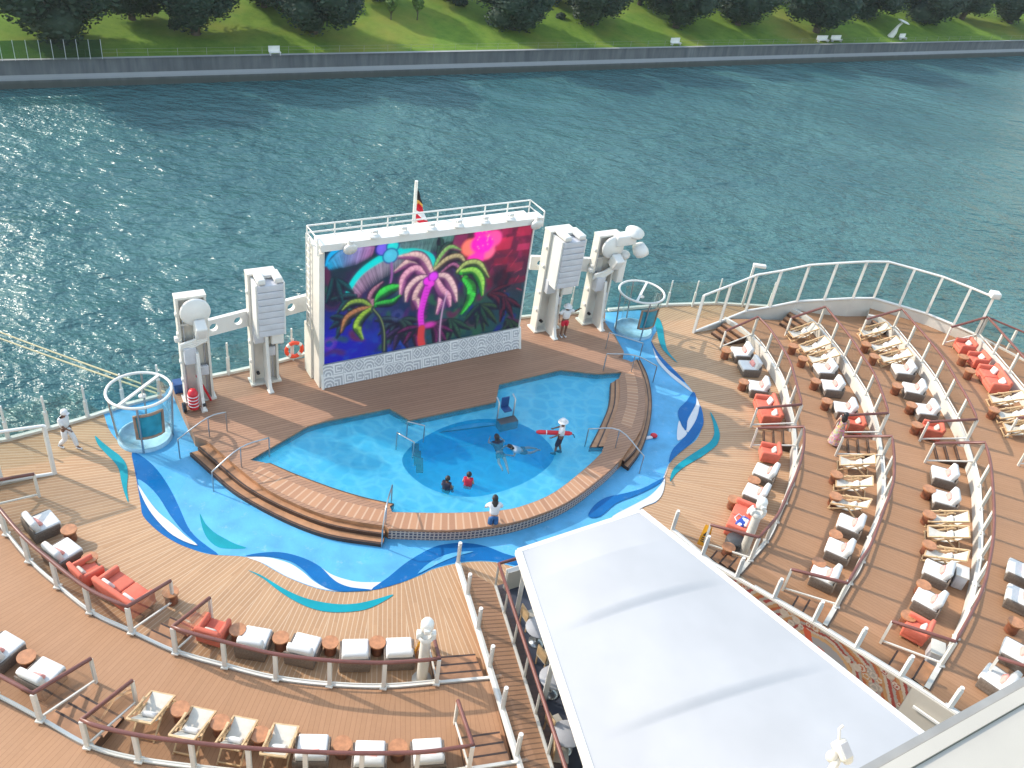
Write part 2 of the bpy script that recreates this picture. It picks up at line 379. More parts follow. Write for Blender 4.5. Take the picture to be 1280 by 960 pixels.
# trees: trunk with limbs + crown of leaf clumps
def mk_leaf(name,a,bc,c3):
    m,nt,b,o=mat(name); p=pos(nt)
    oi=node(nt,'ShaderNodeObjectInfo').outputs['Random']
    f=noise(nt,1.1,3,p); c=mixc(nt,ramp(nt,f,.35,.65),a,bc)
    c=mixc(nt,mth(nt,'MULTIPLY',oi,.4),c,c3)
    nt.links.new(c,b.inputs['Base Color']); b.inputs['Roughness'].default_value=.6; b.inputs['Specular IOR Level'].default_value=.25
    return m
LEAF=mk_leaf('dark_leaves',(.010,.030,.020),(.028,.056,.030),(.035,.055,.03)); LEAF2=mk_leaf('light_leaves',(.06,.12,.02),(.10,.17,.03),(.09,.13,.03))
def make_tree(seed,R,Hc,trunk,nleaf,leafm,ls=.5):
    rnd=random.Random(seed)
    t=thing('tree','tree','tree')
    tb=MB(); base=Vector((0,0,-.4)); top=Vector((rnd.uniform(-.3,.3),rnd.uniform(-.3,.3),trunk+Hc*.35))
    tb.tube([base,base.lerp(top,.5)+Vector((.12,0,0)),top],[R*.085,R*.06,R*.03],9)
    for k in range(7):
        a=k*.9+rnd.random(); s=base.lerp(top,.45+.07*k); e=s+Vector((math.cos(a)*R*.6,math.sin(a)*R*.6,Hc*.25+rnd.random()*Hc*.2))
        tb.tube([s,s.lerp(e,.5)+Vector((0,0,.2)),e],[R*.035,R*.025,.03],6)
    tb.build('trunk',M['bark'],t,False)
    cb=MB(); cen=Vector((0,0,trunk+Hc*.5)); clumps=[]
    for k in range(46):
        u=rnd.uniform(-1,1); a=rnd.uniform(0,2*math.pi); q=math.sqrt(1-u*u); r=rnd.uniform(.45,.76)
        wd=1.0-.28*max(0,-u)
        clumps.append((cen+Vector((q*math.cos(a)*R*r*wd,q*math.sin(a)*R*r*wd,u*Hc*.5*r)),R*rnd.uniform(.24,.36)))
    clumps+= [(cen+Vector((rnd.uniform(-.3,.3)*R,rnd.uniform(-.3,.3)*R,rnd.uniform(-.25,.25)*Hc)),R*.45) for _ in range(6)]
    wts=[c[1]**2 for c in clumps]
    for k in range(nleaf):
        c,r=rnd.choices(clumps,wts)[0]
        d=Vector((rnd.gauss(0,1),rnd.gauss(0,1),rnd.gauss(0,1))).normalized()
        p=c+d*r*rnd.uniform(.72,1.06)
        nrm=(d+Vector((rnd.uniform(-.7,.7),rnd.uniform(-.7,.7),rnd.uniform(-.2,.9)))).normalized()
        _,a,b=basis(nrm); s=ls*rnd.uniform(.6,1.3)
        cb.add([p-a*s*.5,p+b*s*.32,p+a*s*.5,p-b*s*.32],[(0,1,2,3)])
    for c,r in clumps:
        if r>.2*R: cb.ell(c,r*.74,r*.74,r*.70,8,6)
    cb.build('crown',leafm,t,False)
    return t
TP=[make_tree(s,5.0,8.0,.35,15000,LEAF,.34) for s in (1,2,3)]; YT=make_tree(9,1.3,2.6,1.6,500,LEAF2,.3); BU=make_tree(5,2.0,2.4,.1,1500,LEAF,.35)
used=set()
def put_tree(proto,px,py,sc,label,group,scz=None,sink=0):
    p=atlawn(px,py); p.z-=sink; s=(sc,sc,scz or sc)
    if proto.name not in used:
        used.add(proto.name); proto.location=p; proto.scale=s; proto.rotation_euler=(0,0,px*.7); proto['label']=label; proto['group']=group; return proto
    return dup(proto,p,px*.7,label,group,s)
trees=[(68,50,1.22,'broad dark round tree at the far left, beside the green mesh fence'),
 (245,40,1.0,'dark dome shaped tree second from the left along the park lawn'),
 (392,42,1.0,'dark dome shaped tree third from the left along the park lawn'),
 (640,38,.98,'dark tree standing alone right of the bare open lawn with thin saplings'),
 (738,33,1.0,'dark tree fifth from the left, just right of the lone lawn tree'),
 (845,33,.95,'dark round tree above the middle white bench on the sea wall'),
 (922,30,.92,'dark round tree seventh from the left in the park row'),
 (1020,40,1.12,'dark tree nearest the wall, left of the white sculpture'),
 (1076,24,1.05,'dark tree set back just left of the white sculpture'),
 (1152,30,1.1,'dark tree directly right of the white sculpture'),
 (1202,22,1.0,'dark tree second from the right end of the park row'),
 (1262,28,1.2,'dark tree at the far right end of the park row')]
for i,(x,y,s,l) in enumerate(trees): put_tree(TP[i%3],x,y,s*1.85,l,'dark trees along the park lawn',s*random.uniform(1.45,1.65))
for x,y,s,l in [(165,24,.9,'tree in the back row between the two leftmost lawn trees'),(330,12,.9,'back row tree behind the third lawn tree from the left'),(470,6,.8,'back row tree above the open lawn with saplings'),(560,4,.85,'back row tree left of the lone lawn tree'),(690,6,.9,'back row tree between the lone lawn tree and its neighbour'),(800,6,.85,'back row tree above the middle white bench'),(885,5,.9,'back row tree right of the middle white bench'),(968,4,.9,'back row tree left of the tree nearest the wall'),(1100,2,.9,'back row tree behind the white sculpture')]:
    put_tree(TP[int(x)%3],x,y-3,s*1.5,l,'trees in the back row of the park')
for x,y,s,l in [(190,18,.8,'low bush at the foot of the second lawn tree'),(218,37,.6,'small pale bush left of the second lawn tree'),(437,12,.8,'low bush right of the third lawn tree'),(575,8,.9,'low dark bush on the open lawn'),(700,26,.6,'small bush under the fifth lawn tree'),(1010,-2,.8,'low bush behind the tree nearest the wall')]:
    put_tree(BU,x,y,s,l,'bushes on the park lawn')
for x,y,s,l in [(165,14,1,'thin young sapling left of the second lawn tree'),(489,27,1,'thin young sapling, left one of two on the open lawn'),(521,26,1,'thin young sapling, right one of two on the open lawn')]:
    put_tree(YT,x,y,s,l,'saplings on the lawn')
wood_far=MB(); rnd=random.Random(4)
for k in range(9000):
    x=rnd.uniform(-260,420); d=rnd.uniform(92,118); hgt=7+2.5*math.sin(x*.09)+1.6*math.sin(x*.23)
    p=onl(o0+WD*x+WN*d,0)+Vector((0,0,abs(rnd.gauss(0,.45))*hgt)); s=rnd.uniform(.8,1.8)
    _,a,b=basis(Vector((rnd.gauss(0,1),rnd.gauss(0,1),rnd.gauss(.4,1))))
    wood_far.add([p-a*s,p+b*s*.7,p+a*s,p-b*s*.7],[(0,1,2,3)])
tag(wood_far.build('distant_wood',LEAF),'dense dark wood closing the park far behind the lawn trees','wood',kind='stuff')
def bench_far(x,y,w,label):
    p=at(x,y,wt); t=thing('sea_wall_bench',label,'bench',p,math.atan2(WD.y,WD.x),'white benches on the sea wall')
    MB().box((0,0.9,.42),(w,.7,.1)).build('seat',M['white'],t,False)
    MB().box((0,1.28,.85),(w,.1,.75)).build('backrest',M['white'],t,False)
    for sx in(-1,1): MB().box((sx*w*.42,.9,.18),(.14,.6,.37)).build('leg',M['grey'],t,False)
for x,y,w_,l in [(346,71,1.7,'small white bench on the sea wall above the left of the screen'),(848,58,2.2,'small white bench in the middle of the sea wall'),(1032,54,3.2,'left one of two wide white benches side by side on the wall'),(1049,53.5,3.0,'right one of two wide white benches side by side on the wall'),(1132,51,2.0,'small grey white bench right of the white sculpture')]: bench_far(x,y,w_,l)
p=atlawn(1112,46); t=thing('park_sculpture','tall white bent sculpture with flat mushroom top on the far lawn','sculpture',p)
MB().tube([(0,0,-.3),(.7,0,1.2),(1.0,0,2.4),(1.7,0,3.3)],[.75,.6,.3,.26],10).build('stem',M['white'],t,False)
MB().lathe([(0,.3),(.9,.25),(1.5,.05),(1.3,-.08),(0,-.1)],(1.9,0,3.5),18,Vector((.25,0,1))).build('cap',M['white'],t,False)
p=at(38,82,wt); t=thing('mesh_fence','green mesh fence panel on the sea wall at the far left','fence',p,math.atan2(WD.y,WD.x))
[MB().bar((-9+1.5*i,2.2,0),(-9+1.5*i,2.2,2.6),.06,.06).build('post',M['grey'],t,False) for i in range(13)]
MB().box((0,2.2,1.4),(18,.03,2.3)).build('mesh_panel',glassy('green_mesh',(.45,.62,.55),.05,.5,.3),t,False)
g0=o0-WD*110+WN*1.9+Vector((0,0,wt-WZ))
rf=thing('shore_fence','thin grey wire fence along the top of the sea wall','fence',g0)
for i in range(68):
    q=g0+WD*(i*4); MB().bar(q,q+Vector((0,0,1.0)),.035,.035).build('post',M['gasket'],rf)
for h in(.5,.98): MB().bar(g0+Vector((0,0,h)),g0+WD*268+Vector((0,0,h)),.015,.015).build('wire',M['gasket'],rf)
def mk_haze():
    m=bpy.data.materials.new('haze_air'); m.use_nodes=True; nt=m.node_tree; nt.nodes.remove(nt.nodes['Principled BSDF'])
    v=node(nt,'ShaderNodeVolumePrincipled'); v.inputs['Color'].default_value=(.80,.90,1.0,1); v.inputs['Density'].default_value=HAZE; v.inputs['Anisotropy'].default_value=.3
    nt.links.new(v.outputs[0],nt.nodes['Material Output'].inputs['Volume']); return m
HAZE=.00013
hz=MB(); hz.box((80,300,4.0),(1300,1500,56.5)); tag(hz.build('haze',mk_haze()),'thin pale blue haze over the harbour',kind='stuff')
scene.cycles.volume_bounces=0
# ------------------------------------------------------------------ ship: decks
OV=spline([at(503,572,.2),at(548,537,.2),at(605,523.5,.2),at(660,534,.2),at(693,568,.2),at(660,601,.2),at(592,621,.2),at(532,608,.2)],8,True)
OVc=sum(OV,Vector())/len(OV)
stern=[at(960,384,0),at(894,380,0),at(833,383,0),at(755,389,.5),at(647,398,.5),at(500,425,.5),at(348,453,.5),at(287,468,.5),at(200,495,0),at(155,508,0),at(110,523,0),at(58,537,0),at(0,549,0)]
R_out=[Vector(p) for p in [(40,0,0),(37,16,0),(35,26,0),(31,34,0),(25.5,39.2,0),(22.5,41.2,0),(18.5,43.2,0)]]
L_out=[mirror(p) for p in R_out][::-1]
L_out=[L_out[i] for i in range(1,len(L_out))]
hull=[Vector((p.x,p.y,0)) for p in R_out+stern+L_out]
md=MB(); md.poly(hull,0,[OV]); struct('main_deck',md,M['deck'])
hl=MB(); n=len(hull); hs=[p+(p-C0).normalized()*.12 for p in hull]
hl.add([Vector((p.x,p.y,z)) for z in(-21,-.02) for p in hs],[(i,(i+1)%n,n+(i+1)%n,n+i) for i in range(n)]); 
hl.add([Vector((p.x,p.y,-.02)) for p in hs]+[Vector((p.x,p.y,-.02)) for p in hull],[(i,(i+1)%n,n+(i+1)%n,n+i) for i in range(n)])
struct('ship_hull',hl,M['white'])
# blue splash floor
k6=lambda L: zoomed(L,3.657,150,560); k5=lambda L: zoomed(L,4,720,400); k1=lambda L: zoomed(L,4,0,440)
BL=[(130,518),(136,536),(148,552),(165,565)]+k6([(65,90),(80,170),(95,260),(105,310),(150,360),(200,400),(260,435),(320,460),(390,482),(450,490),(570,497),(640,522),(700,556),(780,598),(900,642),(1000,658),(1080,657),(1150,651)])+[(478,733),(500,729),(528,718),(540,712),(567,705),(593,702),(620,703),(660,711),(720,705),(790,650)]+[(802,634),(820,628),(829,612),(829,600),(831,592),(837,579),(852,564),(870,550),(877,535),(879,520),(875,507),(867,492),(860,482),(845,467),(830,450),(820,437),(814,426),(822,410),(818,395),(800,388)]
BLi=[(756,391),(752,400),(768,418),(780,440),(700,520),(400,560),(262,556),(240,546),(226,510),(213,482),(205,492)]
bl=MB(); bl.poly(pxs(BL,0,3)+pxs(BLi,0),.006,[OV]); struct('splash_floor',bl,M['blue'])
waves=[('dblue',k6([(55,20),(65,90),(80,170),(95,260),(105,310),(150,360),(200,400),(260,435),(320,460),(390,480),(450,489),(400,450),(350,410),(310,360),(270,270),(225,180),(170,100),(110,45)]),1),
 ('blue',k6([(82,145),(130,175),(180,230),(230,310),(290,385),(352,442),(280,400),(200,320),(130,240),(95,190)]),2),
 ('wwhite',k6([(82,170),(130,240),(180,300),(240,350),(300,405),(355,448),(290,428),(220,385),(150,310),(108,240)]),3),
 ('teal',k6([(365,300),(390,345),(430,385),(480,415),(530,440),(580,458),(520,462),(450,455),(400,415),(375,360)]),1),
 ('dblue',k6([(572,497),(620,485),(700,478),(770,485),(850,510),(915,545),(960,590),(1000,620),(1060,640),(1150,650),(1080,656),(1000,656),(940,640),(880,600),(840,560),(780,520),(700,500),(640,497)]),2),
 ('wwhite',k6([(575,498),(640,498),(700,505),(780,530),(840,570),(880,605),(940,640),(1000,656),(900,640),(780,596),(720,565),(655,528)]),1),
 ('wwhite',k6([(915,545),(960,575),(1010,595),(1080,612),(1150,615),(1225,615),(1190,640),(1150,649),(1060,640),(1000,620),(960,590)]),1),
 ('dblue',[(464,738),(485,722),(510,702),(540,685),(560,680),(583,679),(607,683),(630,692),(655,700),(655,709),(620,702),(593,701),(567,704),(540,711),(528,717),(500,729)],1),
 ('blue',[(522,718),(540,702),(565,692),(592,690),(570,696),(548,705)],2),
 ('teal',k6([(585,560),(640,580),(700,615),(760,650),(840,685),(920,705),(1000,715),(1080,712),(1160,695),(1250,670),(1200,705),(1120,740),(1020,752),(930,748),(850,725),(780,690),(720,650),(650,595)]),1),
 ('teal',k1([(475,420),(510,450),(560,490),(600,520),(630,560),(640,610),(635,680),(643,755),(620,700),(605,640),(595,590),(570,550),(530,510),(490,465)]),1),
 ('dblue',k5([(375,105),(400,150),(440,200),(500,260),(545,310),(520,300),(460,250),(410,190),(385,140)]),1),
 ('wwhite',k5([(385,140),(410,190),(460,250),(520,300),(575,350),(578,362),(540,335),(470,280),(410,215),(390,165)]),1),
 ('dblue',k5([(585,362),(600,390),(595,430),(560,490),(550,555),(530,530),(510,480),(515,445),(550,410)]),2),
 ('wwhite',k5([(600,385),(615,420),(618,455),(600,510),(570,560),(550,555),(555,510),(580,460),(600,420)]),1),
 ('wwhite',k5([(515,505),(530,535),(555,570),(510,605),(505,560)]),1),
 ('dblue',k5([(620,430),(634,480),(634,530),(600,588),(560,630),(500,680),(466,714),(470,680),(490,640),(540,590),(590,520),(610,470)]),3),
 ('teal',k5([(670,460),(700,510),(718,570),(712,610),(690,640),(620,690),(550,730),(500,770),(470,810),(475,770),(500,730),(560,685),(630,640),(670,610),(690,570),(685,520)]),1),
 ('teal',zoomed([(855,640),(890,650),(910,700),(920,770),(940,830),(990,890),(940,850),(905,810),(885,760),(875,710)],4.364,620,250),1),
 ('wwhite',k5([(444,795),(438,850),(420,890),(390,915),(340,935),(250,985),(180,985),(300,920),(370,880),(420,830)]),1),
 ('dblue',k5([(443,790),(400,830),(300,880),(200,920),(120,985),(60,985),(90,930),(150,890),(240,870),(330,845),(400,810)]),2),
 ('wwhite',k5([(462,722),(450,762),(425,810),(440,792),(458,745)]),1)]
waves.sort(key=lambda w_:w_[2])
for wi,(c,pts,l) in enumerate(waves):
    pw=pxs(pts,0,3,True); mb=MB(); mb.poly(pw,.009+.0014*wi)
    nm={'dblue':'painted_wave','wwhite':'painted_wave','blue':'painted_wave','teal':'painted_leaf'}[c]
    struct(nm,mb,M[c])
# stage (raised deck round the screen) and pool
ZS=.5
inL=[(330,578),(354,589),(381,600),(416,613),(452,624),(487,632)]
inB=[(490,640),(560,641),(625,638),(660,630),(695,614),(733,584),(752,566)]
inR=[(755,557),(767,525),(774,500),(774,472)]
poolback=[(777,465),(747,467),(701,462),(624,480),(620,502),(512,525),(487,510),(408,526),(384,533),(312,575)]
pool=pxs(poolback,ZS)+pxs(inL,ZS,3)+pxs(inB,ZS,3)+pxs(inR,ZS,3)
outL=[(259,551),(301,587),(338,614),(395,640),(440,651),(481,657)]
outB=[(486,661),(560,663),(615,658),(650,651),(690,637),(720,621),(755,594),(774,576)]
outR=[(789,556),(802,535),(807,505),(804,475),(795,455),(772,447)]
outR=[(779,571)]+outR
so_l=[(243,545),(226,508),(213,480)]
stage_out=pxs([(213,478)],ZS)+[stern[8].lerp(stern[7],.45)]+[Vector((p.x,p.y,ZS)) for p in (stern[7],stern[6],stern[5],stern[4],stern[3])]+pxs([(757,392),(756,402),(772,428),(780,441)],ZS)+pxs(outR[::-1],ZS,2)
stage_out+=pxs(outB[::-1],ZS,3)+pxs(outL[::-1],ZS,3)+pxs(so_l[:2],ZS)
stage_out=[Vector((p.x,p.y,ZS)) for p in stage_out]
st=MB(); st.prism(stage_out,.0,ZS,[pool],0,1); struct('stage_deck',st,[M['stage'],M['step']])
# slatted coping along the pool front (sheet 4 mm above)
def mk_slat():
    m,nt,b,o=mat('slatted_coping'); p=pos(nt); sp=node(nt,'ShaderNodeSeparateXYZ',ins={0:p})
    cc=(at(560,640,.5)+(at(560,640,.5)-at(560,662,.5)).normalized()*9)
    th=mth(nt,'ARCTAN2',mth(nt,'SUBTRACT',sp.outputs[1],cc.y),mth(nt,'SUBTRACT',sp.outputs[0],cc.x))
    vi=mth(nt,'DIVIDE',mth(nt,'MULTIPLY',th,9.3),.26); fr=mth(nt,'FRACT',vi); ln=mth(nt,'LESS_THAN',fr,.22)
    wn=node(nt,'ShaderNodeTexWhiteNoise',noise_dimensions='1D',ins={1:mth(nt,'FLOOR',vi)}).outputs['Value']
    c=mixc(nt,wn,(.36,.18,.10),(.46,.24,.13)); c=mixc(nt,mth(nt,'MULTIPLY',ln,.7),c,(.56,.38,.26))
    nt.links.new(c,b.inputs['Base Color']); b.inputs['Roughness'].default_value=.6; return m
SLAT=mk_slat()
def band(a,b,z,n,f0,f1):
    A=pxs(a,z,n); B=pxs(b,z,n)
    return [x.lerp(y,f0) for x,y in zip(A,B)],[x.lerp(y,f1) for x,y in zip(A,B)]
cp=MB()
def resamp(P,n):
    L=[0]
    for i in range(1,len(P)): L.append(L[-1]+(P[i]-P[i-1]).length)
    out=[]
    for k in range(n):
        t=L[-1]*k/(n-1); i=1
        while i<len(L)-1 and L[i]<t: i+=1
        out.append(P[i-1].lerp(P[i],(t-L[i-1])/max(1e-9,L[i]-L[i-1])))
    return out
def two(a,b,z,n): return resamp(pxs(a,z,4),n),resamp(pxs(b,z,4),n)
for a,b,f0,f1 in ((inB[:-1],outB[:-1],.04,.97),(inL,[(312,594)]+outL[2:],.28,.86),(inR[1:][::-1],[(797,458),(804,475),(807,505),(798,541)],.3,.72)):
    A,B=two(a,b,ZS,26); z=Vector((0,0,.004))
    A,B=[x.lerp(y,f0)+z for x,y in zip(A,B)],[x.lerp(y,f1)+z for x,y in zip(A,B)]
    if (A[1]-A[0]).cross(B[0]-A[0]).z<0: A,B=B,A
    cp.strip(A,B)
struct('pool_coping',cp,SLAT)
mo=MB(); Wm=[p+(p-OVc).normalized()*.004 for p in pxs(outB,ZS,4)]
mo.strip([Vector((p.x,p.y,.02)) for p in Wm],[Vector((p.x,p.y,.40)) for p in Wm]); struct('mosaic_band',mo,M['mosaic'])
# pool edge trim (dark channel) and basin
pf=MB(); ins=[Vector((p.x,p.y,.2)) for p in pool]
pf.poly(ins,.2,[OV],0)
n=len(pool); pf.add([Vector((p.x,p.y,z)) for z in(.2,ZS-.03) for p in pool],[(i,n+i,n+(i+1)%n,(i+1)%n) for i in range(n)],0)
n=len(OV); pf.add([Vector((p.x,p.y,z)) for z in(-1.15,.2) for p in OV],[(i,n+i,n+(i+1)%n,(i+1)%n) for i in range(n)],1,True)
pf.poly(OV,-1.15,(),1)
struct('pool_basin',pf,[M['poolt'],M['pooldeep']])
# inner wooden steps into the pool (left and right)
ist=MB()
for a,shs in ((inL,((.22,.46),)),(inR,((.30,.462),(.62,.432)))):
    A=pxs(a,ZS,4); cen=OVc; prev=A
    for sh,z1 in shs:
        B=[p+(Vector((cen.x,cen.y,p.z))-p).normalized()*sh for p in A]
        ist.prism(prev+B[::-1],.205,z1,(),0,1); E1=[b.lerp(p,.25) for b,p in zip(B,prev)]; ist.strip([Vector((p.x,p.y,z1+.004)) for p in B],[Vector((p.x,p.y,z1+.004)) for p in E1],1); prev=B
struct('pool_inner_step',ist,[M['step'],M['stepd']])
def mk_pw():
    m,nt,b,o=mat('pool_water'); nt.nodes.remove(b); p=pos(nt)
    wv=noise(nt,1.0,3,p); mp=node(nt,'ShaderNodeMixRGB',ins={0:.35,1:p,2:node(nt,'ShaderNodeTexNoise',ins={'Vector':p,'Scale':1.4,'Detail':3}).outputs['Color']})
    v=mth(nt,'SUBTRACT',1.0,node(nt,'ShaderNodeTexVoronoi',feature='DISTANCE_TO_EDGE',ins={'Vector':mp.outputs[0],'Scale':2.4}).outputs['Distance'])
    col=mixc(nt,ramp(nt,v,.80,.97),(.66,.86,.94),(1.0,1.0,1.0))  # caustic light net painted into the water tint along cell edges
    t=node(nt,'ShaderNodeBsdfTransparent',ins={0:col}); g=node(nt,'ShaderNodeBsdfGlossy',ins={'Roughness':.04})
    bn=node(nt,'ShaderNodeBump',ins={'Strength':.8,'Distance':.07,'Height':noise(nt,3.0,4,p)}); nt.links.new(bn.outputs[0],g.inputs['Normal'])
    fr=node(nt,'ShaderNodeFresnel',ins={0:1.33,1:bn.outputs[0]})
    df=node(nt,'ShaderNodeBsdfDiffuse',ins={0:(.04,.62,1.0,1)}); m1=node(nt,'ShaderNodeMixShader',ins={0:.2,1:t.outputs[0],2:df.outputs[0]})
    mx=node(nt,'ShaderNodeMixShader',ins={0:mth(nt,'MULTIPLY',fr.outputs[0],.7),1:m1.outputs[0],2:g.outputs[0]}); nt.links.new(mx.outputs[0],o.inputs[0]); return m
pw=MB(); pw.poly(pool,.415); struct('pool_water',pw,mk_pw())
# outer steps left and right
def stepband(inner,outer,z0,z1,zi=None):
    A=resamp(pxs(inner,zi or z1,4),30); B=resamp(pxs(outer,z1,4),30)
    m=MB(); m.prism([Vector((p.x,p.y,0)) for p in A+B[::-1]],z0,z1,(),0,1)  # riser sides dark: the shadow gap under each tread is put into colour
    e=MB(); E=[b.lerp(a,.02)+Vector((0,0,0)) for a,b in zip(A,B)]; Ei=[b.lerp(a,.24) for a,b in zip(A,B)]
    m.strip([Vector((p.x,p.y,z1+.004)) for p in (Ei)],[Vector((p.x,p.y,z1+.004)) for p in E],1)
    return m
s2L=[(247,559),(275,583),(307,609),(351,633),(401,653),(440,662),(481,668)]; s3L=[(237,566),(266,592),(292,614),(329,636),(373,657),(417,671),(478,680)]
t=thing('pool_steps','curved wooden pool steps on the left of the blue splash floor','steps',at(360,640,0))
a=stepband(outL,s2L,.005,.335,.5); a.build('tread',[M['step'],M['stepd']],t)
a=stepband(s2L,s3L,.006,.17,.335); a.build('tread',[M['step'],M['stepd']],t)
outR2=outR[:-1]+[(790,449)]
s2R=[(781,577),(797,559),(808,528),(811,500),(807,475),(797,449)]; s3R=[(786,585),(802,562),(812,532),(815,500),(810,470),(800,449)]
t=thing('pool_steps','curved wooden pool steps on the right, shaded by the big screen','steps',at(810,520,0))
a=stepband(outR2,s2R,.005,.335,.5); a.build('tread',[M['step'],M['stepd']],t)
a=stepband(s2R,s3R,.006,.17,.335); a.build('tread',[M['step'],M['stepd']],t)
# ------------------------------------------------------------------ terraces
def dirpt(p,d,L): return p+Vector(d)*L
rampL0=at(570,704,0); rampL1=at(648,958,1.0); RLd=(rampL1-rampL0); RLd.z=0; RLd.normalize()
def on_ramp(y):  # point on the ramp's left edge nearest a pixel row on level z
    return None
Lr1=[(-95,560),(-45,610),(0,655),(38,700),(75,733),(120,768),(167,790),(222,815),(285,833),(347,848),(417,856),(483,858),(545,853)]
Lr2=[(-150,790),(-60,842),(0,870),(54,899),(113,932),(170,948),(240,958),(320,966),(420,971),(520,970),(585,961)]
def end_on_line(P,l0,ld):
    a,b=P[-2],P[-1]; d=(b-a); d.z=0; d.normalize()
    den=d.x*(-ld.y)+d.y*ld.x
    rhs=l0-b; t=(rhs.x*(-ld.y)+rhs.y*ld.x)/den
    return P+[b+d*t]
curbs={}
def terr_left(px,z):
    P=end_on_line(pxs(px,z,5),rampL0,RLd); curbs[('L',z)]=P
    far=[P[-1]+RLd*9]+[Vector((-2,2,z)),Vector((-30,2,z)),Vector((-32,12,z))]
    return P,[Vector((p.x,p.y,z)) for p in P+far]
RC0=at(890,707,.0); RC1=at(1190,886,1.5); RCd=(RC1-RC0); RCd.z=0; RCd.normalize()
Rr1=[(905,398),(922,408),(938,421),(952,436),(966,458),(977,479),(984,507),(990,532),(992,560),(991,588),(983,617),(973,640),(958,672),(935,700)]
Rr2=[(985,385),(1004,394),(1021,408),(1037,428),(1052,448),(1066,471),(1079,492),(1089,518),(1096,543),(1100,572),(1102,600),(1101,626),(1096,645),(1088,665),(1072,708),(1060,727),(1042,758)]
Rr3=[(1085,395),(1100,399),(1115,411),(1131,430),(1149,452),(1166,475),(1180,500),(1195,527),(1205,551),(1214,580),(1220,606),(1222,635),(1223,660),(1222,693),(1217,725),(1208,762),(1192,796),(1172,831)]
Rr4=[(1205,412),(1220,421),(1241,445),(1262,470),(1290,505),(1315,545),(1333,585),(1345,630),(1350,690),(1345,760),(1330,830),(1310,880)]
def terr_right(px,z):
    P=end_on_line(pxs(px,z,5),RC0,RCd); curbs[('R',z)]=P
    far=[P[-1]+RCd*16]+[Vector((36,8,z)),Vector((34,26,z)),Vector((30.5,33.5,z)),Vector((25,39,z)),Vector((22,40.9,z))]
    if z<2: far+=[Vector((18.3,42.6,z))]
    return P,[Vector((p.x,p.y,z)) for p in P+far]
def offs(P,d,toward=C0):
    out=[]
    for i,p in enumerate(P):
        t=P[min(i+1,len(P)-1)]-P[max(i-1,0)]; n=Vector((-t.y,t.x,0)).normalized()
        if n.dot(Vector((toward.x-p.x,toward.y-p.y,0)))<0: n=-n
        out.append(p+n*d)
    return out
for side,rows in (('L',((Lr1,.5),(Lr2,1.0))),('R',((Rr1,.5),(Rr2,1.0),(Rr3,1.5),(Rr4,2.0)))):
    for px,z in rows:
        P,poly=(terr_left if side=='L' else terr_right)(px,z)
        mb=MB(); mb.prism(poly,z-.5+.003,z,(),0,1); struct('terrace_deck',mb,[M['terr'],M['cream']])
        cb=MB(); I=offs(P,.02); O=offs(P,-.07 if side=='L' else -.13)
        cb.strip([p+Vector((0,0,.06)) for p in I],[p+Vector((0,0,.06)) for p in O],0)
        cb.strip([p+Vector((0,0,-.46)) for p in I],[p+Vector((0,0,.06)) for p in I],0)
        cb.strip([p+Vector((0,0,.06)) for p in O],[p+Vector((0,0,.004)) for p in O],0)
        O2=offs(P,-.11 if side=='L' else -.18); cb.strip([p+Vector((0,0,.004)) for p in O],[p+Vector((0,0,.004)) for p in O2],1)
        struct('terrace_kerb',cb,[M['cream'],M['gutter']])
def near_idx(P,q): return min(range(len(P)),key=lambda i:(P[i].xy-Vector((q[0],q[1]))).length)
def inward(P,i):
    t=P[min(i+1,len(P)-1)]-P[max(i-1,0)]; n=Vector((-t.y,t.x,0)).normalized()
    if n.dot(Vector((C0.x-P[i].x,C0.y-P[i].y,0)))<0: n=-n
    return n
Zv=lambda z: Vector((0,0,z))
def row_rail(label,P,q0,q1,npost,z,ends=(True,True),depth=1.75,hr=.06,hz=1.12):
    i0,i1=near_idx(P,q0),near_idx(P,q1); S=P[min(i0,i1):max(i0,i1)+1]
    S=[p+inward(P,near_idx(P,p))*-.07 for p in S]; S=[Vector((p.x,p.y,z+.06)) for p in S]
    if i0>i1: S=S[::-1]
    S=resamp(S,max(14,npost*4)); t=thing('terrace_railing',label,'railing',S[0],0,'glass railings along the terraces')
    G=MB(); G.strip([p+Zv(.12) for p in S],[p+Zv(hz-.06) for p in S])
    MB().tube([p+Zv(.14) for p in S],.03,6).build('base_rail',M['cream'],t)
    top=[p+Zv(hz) for p in S]
    Q=resamp(S,npost)
    def post(p):
        m=MB(); m.bar(p-Zv(.02),p+Zv(hz-.03),.11,.11,Vector((1,0,0))); m.box(p+Zv(.02),(.2,.2,.05)); m.build('post',M['cream'],t)
    for p in Q: post(p)
    H=list(top)
    for e,idx in ((0,0),(1,-1)):
        if not ends[e]: continue
        c=S[idx]; nrm=inward(P,near_idx(P,c)); b=c+nrm*depth; b.z=z-.5+.0
        bt=b+Zv(1.05); ct=c+Zv(hz)
        H=[bt]+H if e==0 else H+[bt]
        m=MB(); m.bar(b,bt-Zv(.02),.08,.08,nrm); m.build('post',M['cream'],t)
        MB().bar(b+Zv(.12),c+Zv(.10),.05,.05).build('base_rail',M['cream'],t)
        G.add([b+Zv(.16),c+Zv(.16),ct-Zv(.06),bt-Zv(.06)],[(0,1,2,3)])
    HM=MB(); HM.tube(H,hr,8); HM.build('handrail',M['rail'],t)
    G.build('glass_panel',M['railglass'],t)
    return t
L1,L2=curbs[('L',.5)],curbs[('L',1.0)]; R1,R2,R3,R4=[curbs[('R',z)] for z in(.5,1.,1.5,2.)]
wp=lambda px,py,z: at(px,py,z)
row_rail('glass railing behind the coral sofa in the innermost left row',L1,wp(-22,635,.5),wp(167,790,.5),6,.5)
